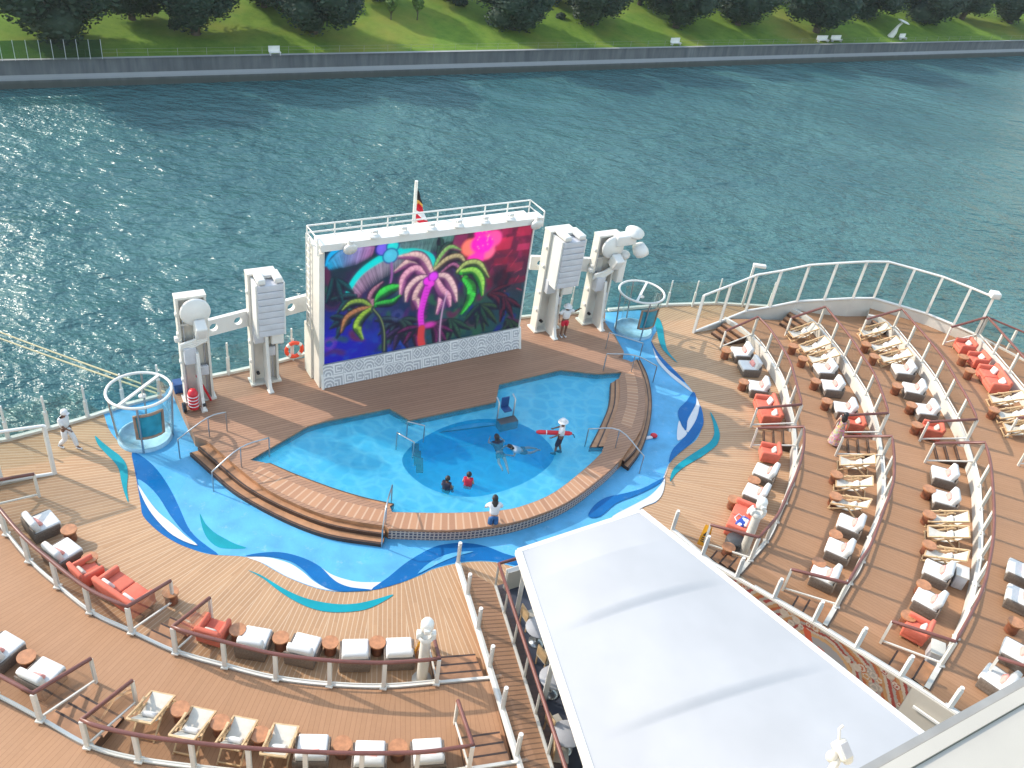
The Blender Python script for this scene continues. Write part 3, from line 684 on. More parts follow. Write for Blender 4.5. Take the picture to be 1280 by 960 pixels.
row_rail('glass railing in front of the ramp behind four wicker chairs, innermost left row',L1,wp(219,813,.5),wp(546,853,.5),6,.5)
row_rail('short glass railing end at the left picture edge, second left row',L2,wp(-120,808,1),wp(54,899,1),4,1.)
row_rail('glass railing behind the canvas deck chairs nearest the bottom edge, second left row',L2,wp(113,932,1),wp(585,961,1),8,1.)
row_rail('glass railing behind three wicker chairs and a coral sofa, front right row by the windscreen',R1,wp(938,421,.5),wp(990,533,.5),6,.5)
row_rail('glass railing behind the sofa by the yellow sign, front right row',R1,wp(992,558,.5),wp(935,700,.5),7,.5)
row_rail('glass railing of the second right row, half nearest the windscreen',R2,wp(1021,408,1),wp(1096,543,1),7,1.)
row_rail('glass railing of the second right row, half nearest the canopy',R2,wp(1100,572,1),wp(1042,758,1),8,1.)
row_rail('glass railing of the third right row, half nearest the windscreen',R3,wp(1115,411,1.5),wp(1205,551,1.5),7,1.5)
row_rail('glass railing of the third right row, half nearest the canopy',R3,wp(1213,578,1.5),wp(1172,831,1.5),9,1.5)
row_rail('glass railing of the outermost right row at the right picture edge',R4,wp(1220,421,2),wp(1315,545,2),6,2.)
row_rail('glass railing of the outermost right row in the bottom right corner',R4,wp(1333,585,2),wp(1310,880,2),8,2.)
def steps(label,P,qa,qb,z,depth=1.15,n=3):
    ia,ib=near_idx(P,qa),near_idx(P,qb)
    A,B=P[ia],P[ib]; na=inward(P,ia); nb=inward(P,ib)
    if ib>=len(P)-4:
        B=P[-1]+(P[-2]-P[-1]).normalized()*.16; nb=-(RLd if B.x<4 else RCd)
    t=thing('terrace_steps',label,'steps',Vector((A.x,A.y,z-.5)),0,'steps between the terraces')
    for i in range(n):
        h=.125*(i+1); o1=.03+depth*(n-i)/n; o0_=.03+depth*(n-1-i)/n
        m=MB(); q=[A+na*o0_,A+na*o1,B+nb*o1,B+nb*o0_]; m.prism(q,z-.5+.002,z-.5+h,(),0,1)  # dark riser sides carry a painted shadow gap between treads
        e=[A+na*(o1-.07),A+na*(o1-.01),B+nb*(o1-.01),B+nb*(o1-.07)]; m.poly(e,z-.5+h+.004,(),1)
        m.build('tread',[M['step'],M['stepd']],t)
steps('steps between the two railings of the innermost left row',L1,wp(172,794,.5),wp(215,812,.5),.5)
steps('steps beside the ramp at the end of the innermost left row',L1,wp(553,852,.5),wp(603,845,.5),.5)
steps('steps between the two railings of the second left row',L2,wp(60,902,1),wp(108,929,1),1.)
steps('steps beside the ramp at the end of the second left row',L2,wp(592,960,1),wp(640,950,1),1.)
steps('steps by the windscreen start of the front right row',R1,wp(908,400,.5),wp(934,418,.5),.5)
steps('steps in the gap of the front right row below the first sofa',R1,wp(991,540,.5),wp(992,552,.5),.5)
steps('steps by the yellow sign at the canopy end of the front right row',R1,wp(930,705,.5),wp(905,722,.5),.5)
steps('steps by the windscreen start of the second right row',R2,wp(989,387,1),wp(1016,404,1),1.)
steps('steps in the gap of the second right row beside the walking woman',R2,wp(1097,549,1),wp(1100,566,1),1.)
steps('steps at the canopy end of the second right row',R2,wp(1037,763,1),wp(1000,790,1),1.)
steps('steps by the windscreen start of the third right row',R3,wp(1090,396,1.5),wp(1111,408,1.5),1.5)
steps('steps in the gap of the third right row',R3,wp(1206,556,1.5),wp(1212,573,1.5),1.5)
steps('steps at the canopy end of the third right row',R3,wp(1168,836,1.5),wp(1130,862,1.5),1.5)
# ------------------------------------------------------------------ windscreens
zb=[.05,.4,.75,1.1,1.5,1.85]+[2.1]*6
WB=[(867,415),(900,402),(932,389),(962,384),(996,377),(1030,375),(1066,373),(1092,373),(1124,382),(1158,392),(1192,406),(1219,418)]
def windscreen(label,B):
    t=thing('glass_windscreen',label,'windscreen',B[0])
    T=[b+Zv(2.16) for b in B]
    for b,tp in zip(B,T): MB().bar(b-Zv(.05),tp,.12,.12,Vector((.5,.8,0))).build('post',M['white'],t)
    m=MB(); m.tube(T,.06,6); m.build('top_rail',M['white'],t)
    m=MB(); m.tube([b+Zv(.0) for b in B],.07,6); m.build('base_rail',M['white'],t)
    g=MB(); g.strip([b+Zv(.08) for b in B],[tp-Zv(.05) for tp in T]); g.build('glass_panel',M['railglass'],t)
    s=MB(); out=[]
    lo=[Vector((b.x,b.y,-.2)) for b in B]
    s.strip(lo,[b-Zv(.03) for b in B]); 
    d=[ (p-C0) for p in B]; B2=[p+Vector((q.x,q.y,0)).normalized()*.12 for p,q in zip(B,d)]
    s.strip([Vector((b.x,b.y,-.2)) for b in B2],[b-Zv(.03) for b in B2]); s.strip([b-Zv(.03) for b in B],[b-Zv(.03) for b in B2])
    s.build('skirt_wall',M['cream'],t); return t
WSR=[at(x,y,z) for (x,y),z in zip(WB,zb)]
ws=windscreen('tall framed glass windscreen rising round the right terraces',WSR)
MB().box(WSR[-1]+Zv(2.3),(.45,.45,.3),bev=.05).build('lamp',M['white'],ws)
p0=at(68,591,.05); WSL=[mirror(p) for p in WSR]; dl=p0-WSL[0]; dl.z=0
windscreen('framed glass windscreen at the left edge behind the man in white',[Vector((p.x+dl.x,p.y+dl.y,p.z*.35)) for p in WSL])
# outer hull rail on the right
ob=[at(1223,421,2),at(1265,439,2),at(1300,456,2),at(1345,480,2),at(1400,515,2)]
t=thing('hull_railing','brown capped glass railing at the ship side, upper right edge','railing',ob[0])
MB().tube([p+Zv(1.15) for p in ob],.05,8).build('handrail',M['rail'],t)
MB().bar(ob[0]+Zv(.03),ob[-1]+Zv(.03),.12,.1).build('base_rail',M['cream'],t)
for p in resamp(ob,6): MB().bar(p,p+Zv(1.12),.1,.1,Vector((1,0,0))).build('post',M['cream'],t)
g=MB(); g.strip([p+Zv(.1) for p in ob],[p+Zv(1.1) for p in ob]); g.build('glass_panel',M['railglass'],t)
# ------------------------------------------------------------------ stern glass railing
def stern_rail(label,B,posts,h=1.4,top=False,m=M['wsglass']):
    t=thing('stern_railing',label,'railing',B[0],0,'glass railings along the stern')
    for p in posts:
        mb=MB(); mb.bar(p,p+Zv(h*.62),.13,.1,Vector((1,0,0))); mb.bar(p+Zv(h*.6),p+Zv(h*1.12),.07,.06,Vector((1,0,0))); mb.build('post',M['white'],t)
    MB().strip([p+Zv(.1) for p in B],[p+Zv(h) for p in B]).build('glass_panel',m,t)
    k=MB(); [k.bar(B[i]+Zv(.05),B[i+1]+Zv(.05),.16,.12) for i in range(len(B)-1)]; k.build('kerb',M['cream'],t)
sL=[at(x,y,0) for x,y in [(-60,562),(11,550),(61,537),(110,523),(155,508),(200,496)]]
stern_rail('stern glass railing on the left behind the man in white',sL,[at(61,537,0),at(110,523,0),at(155,508,0),at(200,496,0),at(11,550,0)])
sM=[at(x,y,.5) for x,y in [(218,480),(287,467),(348,453),(390,441)]]
stern_rail('stern glass railing between the left towers and the screen',sM,[at(286,468,.5),at(365,449,.5)])
sM2=[at(x,y,.5) for x,y in [(645,398),(700,393),(757,389)]]
stern_rail('stern glass railing between the screen and the right towers',sM2,[at(712,392,.5)])
sR=[at(x,y,0) for x,y in [(760,388),(833,382),(894,380),(960,384),(990,390)]]
stern_rail('stern glass railing right of the showers toward the windscreen',sR,[at(833,383,0),at(865,383,0),at(894,380,0),at(960,384,0)])
t=thing('lamp_mast','slim white lamp mast beside the windscreen at the stern railing','mast',at(927,383,0))
MB().bar((0,0,0),(0,0,2.5),.12,.12,Vector((1,0,0))).build('pole',M['white'],t,False); MB().box((.3,.1,2.5),(.7,.25,.18),bev=.04).build('lamp',M['white'],t,False)
# ------------------------------------------------------------------ LED screen
A0=at(405,485,ZS); B0=at(648,435,ZS); uu=(B0-A0); SWd=uu.length; uu.normalize(); nf=Vector((uu.y,-uu.x,0))
def sp_(s,d,z): return A0+uu*s+nf*d+Zv(z)      # along, toward pool, height above stage
t=thing('led_screen','giant outdoor LED screen showing neon palms, above a white patterned skirt','screen',A0)
ZB,ZT=1.02,6.28; DI=-.22
scr_rot=Matrix((uu,nf,Vector((0,0,1)))).transposed()
def ubox(c,size,mi=0,mb=None,bev=0): 
    mb=mb or MB(); mb.box(sp_(*c),size,scr_rot,mi,bev); return mb
m=MB(); ubox((SWd/2,DI-.52,3.22),(SWd-.02,.9,6.4),0,m); m.build('cabinet',M['white'],t)
m=MB(); ubox((-.1,DI-.6,3.1),(.16,1.5,6.2),0,m); ubox((-.12,DI-1.0,1.2),(.3,.8,2.4),0,m); m.build('side_pylon',M['cream'],t)
m=MB(); ubox((SWd+.03,DI-.55,3.1),(.06,.9,6.25),0,m); m.build('side_pylon',M['cream'],t)
m=MB(); ubox((SWd/2,DI+.08,6.54),(SWd+.4,.6,.28),0,m); 
m.build('top_ledge',M['white'],t)
m=MB()
def rail_pts(d): return [sp_(-.2,d,7.85),sp_(SWd+.2,d,7.85)]
c4=[sp_(-.3,.1,6.28),sp_(SWd+.2,.1,6.28),sp_(SWd+.2,-1.1,6.28),sp_(-.3,-1.1,6.28)]
for h in(.35,.64): m.tube([c4[1]+Zv(h),c4[2]+Zv(h),c4[3]+Zv(h),c4[0]+Zv(h)],.035,6)
for k in range(10): q=c4[3].lerp(c4[2],k/9); m.cyl(q-Zv(.05),q+Zv(.64),.03,6)
for q in(c4[0],c4[1]): m.cyl(q-Zv(.05),q+Zv(.64),.03,6)
m.build('walkway_rail',M['white'],t)
for k in range(8):
    s=.75+k*(SWd-1.0)/7; m=MB(); big=k in(0,7)
    if big:
        m.cyl(sp_(s if k else .9,.3,6.6),sp_(s if k else .9,.4,6.9),.12,8); m.lathe([(0,-.04),(.24,-.04),(.28,.03),(.24,.12),(.1,.2),(0,.2)],sp_(s if k else .9,.36,6.45),16,-nf+Zv(.5))
    else:
        m.lathe([(.2,0),(.24,.05),(.2,.1),(0,.12)],sp_(s,.1,6.73),14); m.bar(sp_(s-.12,.1,6.78),sp_(s-.12,.1,6.98),.03,.03); m.bar(sp_(s+.12,.1,6.78),sp_(s+.12,.1,6.98),.03,.03); m.box(sp_(s,.12,6.98),(.22,.16,.12),scr_rot,bev=.03)
    m.build('floodlight',M['white'],t)
m=MB(); 
for a in(.35,.75): m.cyl(sp_(-.25,DI-.35-a,2.4),sp_(-.25,DI-.35-a,6.5),.03,6)
for k in range(13): m.cyl(sp_(-.25,DI-.7,2.5+k*.3),sp_(-.25,DI-1.1,2.5+k*.3),.02,5)
m.build('ladder',M['white'],t)
# --- painted picture on the screen (numpy raster stored as a colour attribute)
NX,NY=480,270; WX,HY=9.6,5.4
X,Y=np.meshgrid((np.arange(NX)+.5)/NX*WX,(np.arange(NY)+.5)/NY*HY)
def zq(zx,zy):
    s=(zx-45)/1110.; 
    for _ in range(6):
        t_=(zy-(180-138*s))/((795-195*s)-(180-138*s)); s=(zx-45)/(1152-88*t_)
    return s*WX,t_*HY
rng=np.random.RandomState(3)
def sm(a,b,x): t_=np.clip((x-a)/(b-a),0,1); return t_*t_*(3-2*t_)
def fbm(sc,seed,oct=4):
    r=np.random.RandomState(seed); out=np.zeros_like(X); amp=1;tot=0
    for o in range(oct):
        n=int(WX*sc)+3; g=r.rand(n,n); xi=X*sc; yi=Y*sc; x0=xi.astype(int)%(n-1); y0=yi.astype(int)%(n-1); fx=xi-np.floor(xi); fy=yi-np.floor(yi)
        fx=fx*fx*(3-2*fx); fy=fy*fy*(3-2*fy)
        out+=amp*((g[y0,x0]*(1-fx)+g[y0,x0+1]*fx)*(1-fy)+(g[y0+1,x0]*(1-fx)+g[y0+1,x0+1]*fx)*fy); tot+=amp; amp*=.5; sc*=2
    return out/tot
img=np.zeros((NY,NX,3))
def blend(col,a):
    global img; a=np.clip(a,0,1)[...,None]; img=img*(1-a)+np.array(col)*a
s_=X/WX; t_=Y/HY; n1=fbm(.8,1); n2=fbm(2.2,2); n3=fbm(.6,5)
img[:]=(.012,.03,.05)
blend((.012,.012,.30),sm(.55,.05,s_)*sm(.25,.9,t_)*1.1)
blend((.012,.05,.07),sm(.35,.75,s_)*sm(.4,.9,t_))
blend((.16,.012,.06),sm(.5,.8,s_)*sm(.75,.1,t_)*.8)
blend((.05,.012,.09),sm(.45,.75,n1)*sm(.9,.3,t_)*.7)
blend((.02,.12,.13),sm(.5,.75,n3)*.4*sm(.8,.3,s_))
blend((.30,.02,.10),sm(.52,.7,n2)*sm(.6,.85,s_)*sm(.65,.2,t_)*.7)
blend((.03,.13,.05),sm(.5,.68,n2)*sm(.5,.65,s_)*sm(.9,.75,s_)*sm(.5,.7,t_)*.5)
blend((.012,.06,.32),sm(.5,.68,fbm(3,9))*sm(.35,.2,np.abs(s_-.2))*sm(.7,.9,t_)*.7)
def seg(p,q,w0,w1,col,al=1.,soft=.03):
    global img
    p=np.array(p);q=np.array(q); wm=max(w0,w1)+soft
    x0=int(max(0,(min(p[0],q[0])-wm)/WX*NX)); x1=int(min(NX,(max(p[0],q[0])+wm)/WX*NX+2)); y0=int(max(0,(min(p[1],q[1])-wm)/HY*NY)); y1=int(min(NY,(max(p[1],q[1])+wm)/HY*NY+2))
    if x1<=x0 or y1<=y0: return
    xx=X[y0:y1,x0:x1]; yy=Y[y0:y1,x0:x1]; d=q-p; L=max(1e-9,(d**2).sum())
    tt=np.clip(((xx-p[0])*d[0]+(yy-p[1])*d[1])/L,0,1); ds_=np.hypot(xx-p[0]-tt*d[0],yy-p[1]-tt*d[1]); w_=w0+(w1-w0)*tt
    a=(np.clip((w_+soft/2-ds_)/soft,0,1)*al)[...,None]
    img[y0:y1,x0:x1]=img[y0:y1,x0:x1]*(1-a)+np.array(col)*a
def curve(pts,n=14):
    P=[np.array(zq(*p)) for p in pts]; V=spline([Vector((p[0],p[1],0)) for p in P],n); return np.array([[v.x,v.y] for v in V])
def stroke(pts,w0,w1,col,al=1.,soft=.04):
    c=curve(pts); n=len(c)-1
    for i in range(n): seg(c[i],c[i+1],w0+(w1-w0)*i/n,w0+(w1-w0)*(i+1)/n,col,al,soft)
def frond(pts,ln,col,col2,side=(1,-1),spine=None,dens=26,w=.035,droop=.5,dark=(.012,.014,.03)):
    c=curve(pts,max(2,dens//(len(pts)-1))); n=len(c)-1
    for i in range(1,n+1):
        d=c[i]-c[i-1]; d/=np.hypot(*d)+1e-9; L=ln*(math.sin(math.pi*(.12+.8*i/n))**.7)
        for s in side:
            nv=np.array([-d[1],d[0]])*s; tip=c[i]+nv*L+d*L*droop+np.array([0,L*.25])
            k=i/n; cc=np.array(col)*(1-k)+np.array(col2)*k; cc=cc*rng.uniform(.65,1.15)
            seg(c[i],(c[i]+tip)/2,w,w*.9,cc); seg((c[i]+tip)/2,tip,w*.9,.006,cc)
            if i%2==0: seg(c[i]+nv*L*.25,tip,.012,.004,dark,.8)
    if spine is not None: stroke(pts,.05,.02,spine)
def disc(zc,r,col,rim=None):
    c=zq(*zc)
    if rim: seg(c,c,r+.06,r+.06,rim)
    seg(c,c,r,r,col); seg((c[0]-r*.25,c[1]-r*.25),(c[0]-r*.25,c[1]-r*.25),r*.4,r*.4,np.array(col)*1.25,.5,.1)
for k in range(70):
    x,y=rng.uniform(50,1180),rng.uniform(150,760); a_=rng.uniform(0,6.3); L=rng.uniform(40,120); b_=rng.uniform(-.6,.6)
    col=[(.02,.07,.10),(.06,.02,.12),(.02,.10,.06),(.10,.02,.07),(.01,.02,.16)][k%5]
    if x>760 and y<380: col=(.16,.015,.05)
    stroke([(x,y),(x+L*.5*math.cos(a_),y+L*.5*math.sin(a_)),(x+L*math.cos(a_+b_),y+L*math.sin(a_+b_))],.10,.03,col,.35,.22)
for (zx,zy,r_) in [(1010,330,.85),(90,440,.6),(840,560,.5)]:
    q=zq(zx,zy); blend((.012,.008,.02),.75*sm(r_,r_*.3,np.hypot(X-q[0],Y-q[1])))
    for k in range(30):
        a_=2*math.pi*k/30; seg((q[0]+math.cos(a_)*r_*.55,q[1]+math.sin(a_)*r_*.55),(q[0]+math.cos(a_)*r_*.9,q[1]+math.sin(a_)*r_*.9),.014,.01,(.10,.03,.06),.8)
# top-left frond, the big cyan arch, dark top fronds
frond([(300,170),(220,172),(130,190),(60,255)],.62,(.42,.17,.38),(.0,.35,.62),(-1,),None,34,.05,.2)
stroke([(150,150),(110,175),(70,215),(52,262)],.16,.02,(.005,.35,.70))
frond([(600,160),(520,172),(420,196),(320,232),(230,300),(170,380),(152,465)],.75,(.10,.22,.22),(.42,.22,.38),(-1,),None,56,.05,.15)
frond([(730,110),(640,125),(520,150),(430,165)],.5,(.10,.22,.20),(.12,.20,.22),(1,-1),None,34,.035,.3)
stroke([(615,262),(595,215),(520,190),(430,195),(330,228),(230,296),(172,380),(150,468)],.10,.10,(.0,.50,.48)); stroke([(430,195),(330,228),(230,296),(172,380),(150,468)],.17,.06,(.0,.55,.55),.9,.1)
disc((340,178),.27,(.16,.12,.62),(.01,.02,.22)); disc((392,165),.24,(.02,.55,.55),(.01,.04,.22)); disc((380,214),.30,(.08,.42,.58),(.01,.04,.22))
stroke([(385,250),(388,310),(380,360)],.05,.04,(.25,.10,.30),.8)
# far right hibiscus and red panels
for (x,y,w_,h_,c) in [(1020,150,.42,.34,(.75,.04,.12)),(1140,85,.42,.26,(.55,.03,.10)),(1135,165,.36,.18,(.55,.05,.16)),(1035,85,.3,.2,(.35,.02,.10)),(1085,270,.45,.24,(.30,.03,.07)),(1000,240,.4,.2,(.24,.015,.05)),(1100,340,.5,.18,(.18,.01,.04)),(760,140,.35,.35,(.35,.03,.16))]:
    q=zq(x,y); a=sm(w_,w_*.8,np.abs(X-q[0]+.15*(Y-q[1])))*sm(h_,h_*.75,np.abs(Y-q[1])); blend(c,a*.62*(.4+.8*n2))
for k in range(26):
    q=zq(rng.uniform(930,1180),rng.uniform(60,420)); a_=rng.uniform(0,3.1); L=rng.uniform(.15,.5); seg(q,(q[0]+math.cos(a_)*L,q[1]+math.sin(a_)*L),.02,.01,(.05,.005,.02) if k%2 else (.5,.05,.12),.7)
for k,(dx,dy,c) in enumerate([(0,-.42,(.95,.02,.42)),(.46,-.1,(.95,.10,.35)),(.25,.42,(.95,.16,.30)),(-.15,.62,(.98,.03,.45)),(-.45,.15,(.92,.20,.16)),(-.1,.05,(1.,.0,.45)),(.15,.1,(1.,.01,.5))]):
    q=zq(885,145); seg((q[0]+dx*1.25,q[1]+dy*1.1),(q[0]+dx*.4,q[1]+dy*.4),.40,.3,c,.95,.16)
q=zq(905,130); [seg((q[0]+rng.uniform(-.5,.4),q[1]+rng.uniform(-.5,.6)),)*0 if False else seg(*(lambda a:(a,a))((q[0]+rng.uniform(-.5,.4),q[1]+rng.uniform(-.5,.6))),.03,.03,(1,.45,.35),.7) for k in range(14)]
def leaf(pts,w,ct,cl,dark=(.012,.012,.03),sgn=1,n=30,gap=.9):
    w=w*1.12; ct=np.array(ct)*.95; cl=np.array(cl)*.8
    c=curve(pts,max(3,n//(len(pts)-1))); m=len(c)-1
    prof=lambda k: w*(.35+.65*math.sin(math.pi*min(1,.12+k*.8)))*(1-.75*max(0,(k-.7)/.3))
    N_=[]
    for i in range(m+1):
        d=c[min(i+1,m)]-c[max(i-1,0)]; d/=np.hypot(*d)+1e-9; nv=np.array([d[1],-d[0]])
        if nv[1]>0: nv=-nv
        N_.append((d,nv*sgn))
    for off,ww,col,al in ((0,1.25,dark,1),(0,1.0,cl,1),(.42,.5,ct,.95)):
        for i in range(m):
            p=c[i]+N_[i][1]*w*off*.9; q=c[i+1]+N_[i+1][1]*w*off*.9
            cc=np.array(col)*rng.uniform(.8,1.12); seg(p,q,prof(i/m)*ww,prof((i+1)/m)*ww,cc,al,.04)
    for i in range(1,m):
        d,nv=N_[i]; k=i/m; e=c[i]-nv*prof(k)*1.15+d*.05; b=c[i]+nv*prof(k)*(.1+.35*rng.rand())-d*.03
        seg(e,b,.030*gap,.006,dark,.95,.02)
        if i%3==0: seg(c[i]+nv*prof(k)*1.05,c[i]+nv*prof(k)*.2-d*.08,.014,.006,dark,.8,.02)
for k,(x,y,a_,L,ct_,cl_) in enumerate([(430,560,2.6,130,(.10,.22,.30),(.03,.06,.16)),(440,600,1.9,120,(.16,.10,.34),(.05,.03,.18)),(430,560,.6,110,(.10,.25,.22),(.02,.08,.10)),(700,560,2.2,130,(.24,.10,.26),(.08,.03,.12)),(700,560,1.0,130,(.08,.26,.16),(.02,.10,.07)),(870,480,.7,140,(.10,.24,.10),(.03,.08,.05)),(870,480,1.7,120,(.06,.22,.14),(.02,.08,.06)),(930,420,.2,140,(.30,.05,.10),(.12,.02,.05)),(200,420,2.4,120,(.05,.25,.30),(.02,.08,.14)),(170,560,2.9,100,(.05,.20,.28),(.01,.06,.14)),(1040,560,1.2,130,(.08,.20,.12),(.02,.07,.06)),(640,230,-.9,120,(.10,.30,.24),(.03,.10,.09)),(530,600,2.3,110,(.40,.06,.32),(.16,.03,.16)),(610,600,.8,110,(.36,.05,.30),(.14,.03,.16)),(1010,440,1.0,120,(.26,.04,.10),(.08,.02,.04)),(90,330,1.2,120,(.03,.24,.28),(.01,.09,.14))]):
    for b_ in (-.5,0,.5):
        d=a_+b_; leaf([(x,y),(x+L*.5*math.cos(d),y+L*.5*math.sin(d)-12),(x+L*math.cos(d+b_*.3),y+L*math.sin(d+b_*.3)+10)],.12,[v_*.36 for v_ in ct_],[v_*.4 for v_ in cl_])
leaf([(285,478),(320,425),(380,388),(445,376)],.22,(.06,.60,.10),(.01,.30,.04))
leaf([(305,470),(350,462),(390,455),(440,420)],.14,(.05,.50,.08),(.01,.24,.04))
leaf([(280,478),(280,430),(300,390),(345,350)],.14,(.45,.22,.30),(.22,.07,.18))
leaf([(280,485),(235,455),(180,460),(138,498)],.14,(.26,.40,.08),(.05,.10,.05))
leaf([(280,490),(220,500),(160,540),(134,618)],.15,(.42,.20,.10),(.14,.12,.04))
leaf([(283,495),(240,530),(212,585),(235,662)],.17,(.30,.48,.06),(.10,.24,.03))
stroke([(288,490),(325,540),(345,620),(352,735)],.07,.13,(.012,.02,.05)); stroke([(292,490),(331,545),(350,620),(350,730)],.02,.02,(.20,.26,.10),.7)
leaf([(620,285),(655,220),(705,175),(765,190)],.14,(.25,.50,.16),(.35,.12,.25)); leaf([(620,290),(690,235),(755,222),(790,260)],.15,(.50,.42,.24),(.16,.10,.10))
leaf([(660,300),(720,262),(760,290),(775,350)],.10,(.42,.16,.30),(.16,.05,.14))
leaf([(750,300),(800,258),(870,258),(925,330)],.15,(.42,.52,.18),(.07,.14,.05)); leaf([(770,300),(840,295),(882,345),(888,425)],.18,(.30,.62,.12),(.03,.40,.05)); leaf([(790,330),(828,380),(818,450),(765,525)],.20,(.06,.55,.08),(.05,.36,.05),sgn=-1)
# central pink palm
for k,pts in enumerate([[(590,320),(540,262),(480,248),(405,300)],[(590,325),(515,285),(455,330),(440,415)],[(585,332),(530,340),(482,390),(470,455)],[(588,338),(550,370),(520,430),(525,495)],[(612,335),(652,370),(662,430),(638,525)],[(615,325),(680,328),(722,390),(738,460)],[(600,310),(560,240),(510,215),(420,225)],[(618,330),(655,395),(690,430),(702,485)]]):
    leaf(pts,.19,[(.70,.48,.46),(.78,.40,.52),(.72,.50,.50)][k%3],[(.42,.14,.34),(.48,.16,.40),(.36,.12,.30)][k%3],(.05,.012,.07))
blend((.62,.03,.40),.8*sm(.55,.1,np.hypot(X-zq(580,520)[0],(Y-zq(580,520)[1])*1.5))*sm(.4,.6,n2)); blend((.55,.04,.4),.8*sm(.5,.1,np.hypot(X-zq(590,585)[0],(Y-zq(590,585)[1])*2.2)))
stroke([(595,345),(565,430),(545,520),(550,600)],.16,.12,(.55,.04,.52)); stroke([(550,600),(545,660),(552,705)],.15,.16,(.42,.05,.06)); stroke([(690,400),(665,500),(652,600),(650,690)],.03,.03,(.45,.30,.46),.8)
for k in range(14): 
    q=zq(595-3.5*k*1.0,350+18*k); seg((q[0]-.14,q[1]),(q[0]+.14,q[1]+.03),.014,.014,(.16,.01,.2),.8)
disc((582,345),.19,(.65,.03,.60),(.16,.01,.22)); disc((612,322),.20,(.55,.05,.66),(.16,.01,.22)); disc((600,360),.15,(.62,.05,.55))
# dotted firework rings low left / centre
for (zx,zy,r_,c) in [(70,680,.35,(.25,.05,.40)),(420,530,.3,(.08,.10,.28))]:
    q=zq(zx,zy)
    for k in range(22):
        a_=2*math.pi*k/22; seg((q[0]+math.cos(a_)*r_*.5,q[1]+math.sin(a_)*r_*.5),(q[0]+math.cos(a_)*r_,q[1]+math.sin(a_)*r_),.012,.012,c,.7)
def blur(a,n):
    for _ in range(n):
        p_=np.pad(a,((1,1),(1,1),(0,0)),'edge'); a=(p_[:-2,1:-1]+p_[2:,1:-1]+p_[1:-1,:-2]+p_[1:-1,2:]+2*p_[1:-1,1:-1])/6
    return a
img=blur(img,2)*.92+.45*blur(np.clip(img-.10,0,9),40)+.12*blur(img,12)
def painted(name,img_,P00,P10,P01,mat_,parent):
    ny,nx,_=img_.shape; me=bpy.data.meshes.new(name); off=parent_loc(parent) if parent else Vector((0,0,0))
    a=np.array(P00-off);b=np.array(P10-P00);c=np.array(P01-P00)
    gx,gy=np.meshgrid(np.linspace(0,1,nx+1),np.linspace(0,1,ny+1)); V=a+gx[...,None]*b+gy[...,None]*c
    idx=np.arange((nx+1)*(ny+1)).reshape(ny+1,nx+1); Fc=np.stack([idx[1:,:-1],idx[1:,1:],idx[:-1,1:],idx[:-1,:-1]],-1).reshape(-1,4)
    me.vertices.add(V.size//3); me.vertices.foreach_set('co',V.reshape(-1))
    me.loops.add(Fc.size); me.loops.foreach_set('vertex_index',Fc.reshape(-1).astype(np.int32))
    me.polygons.add(len(Fc)); me.polygons.foreach_set('loop_start',(np.arange(len(Fc))*4).astype(np.int32))
    me.update(calc_edges=True)
    at_=me.color_attributes.new('paint','FLOAT_COLOR','CORNER')
    col=np.ones((ny*nx,4,4)); col[:,:,:3]=np.clip(img_,0,4).reshape(-1,1,3); at_.data.foreach_set('color',col.reshape(-1).astype(np.float32))
    me.materials.append(mat_); o=bpy.data.objects.new(name,me); COL.objects.link(o)
    if parent: o.parent=parent
    return o
painted('display',img,sp_(.08,DI-.03,ZT),sp_(SWd-.02,DI-.03,ZT),sp_(.08,DI-.03,ZB),vcol('led_picture',.35,.40),t)
# bring the display just proud of the cabinet
t.children[-1].location=nf*.012+Vector((0,0,0))
m=MB()
for s in(.045,SWd-.0): ubox((s,DI-.02,(ZB+ZT)/2),(.06,.10,ZT-ZB),0,m)
ubox((SWd/2,DI-.02,ZT+.06),(SWd+.16,.12,.12),0,m); m.build('bezel',M['white'],t)
# patterned skirt
NX2,NY2=21*18,2*18; im2=np.zeros((NY2,NX2,3)); im2[:]=(.40,.41,.44)
r2=random.Random(5); W2=(.70,.70,.71)
for tx in range(21):
    for ty in range(2):
        k=r2.randrange(4); tile=np.zeros((18,18)); yy,xx=np.mgrid[0:18,0:18]; dx=np.abs(xx-8.5); dy=np.abs(yy-8.5)
        if k==0: tile=((np.maximum(dx,dy).astype(int)%4)>=2)&~((xx>9)&(yy>7)&(yy<11))
        elif k==1: tile=(((dx+dy).astype(int)%6)<2)
        elif k==2: tile=((np.hypot(xx-8.5,yy-16).astype(int)%5)<2)
        else: tile=((np.maximum(xx,17-yy)%5)<2)
        tile=tile|(xx==0)|(yy==0); im2[ty*18:(ty+1)*18,tx*18:(tx+1)*18][tile]=W2
painted('patterned_skirt',im2,sp_(-.02,DI+.06,ZB),sp_(SWd+.02,DI+.06,ZB),sp_(-.02,.06,.02),vcol('skirt_pattern',.5),t)
for s in(-.06,SWd+.04): m=MB(); m.add([sp_(s-.05,DI-.5,0),sp_(s+.05,DI-.5,0),sp_(s+.05,.1,0),sp_(s-.05,.1,0),sp_(s-.05,DI-.5,ZB),sp_(s+.05,DI-.5,ZB),sp_(s+.05,DI+.05,ZB),sp_(s-.05,DI+.05,ZB)],[(3,2,1,0),(4,5,6,7),(0,1,5,4),(1,2,6,5),(2,3,7,6),(3,0,4,7)]); m.build('skirt_end',M['white'],t)
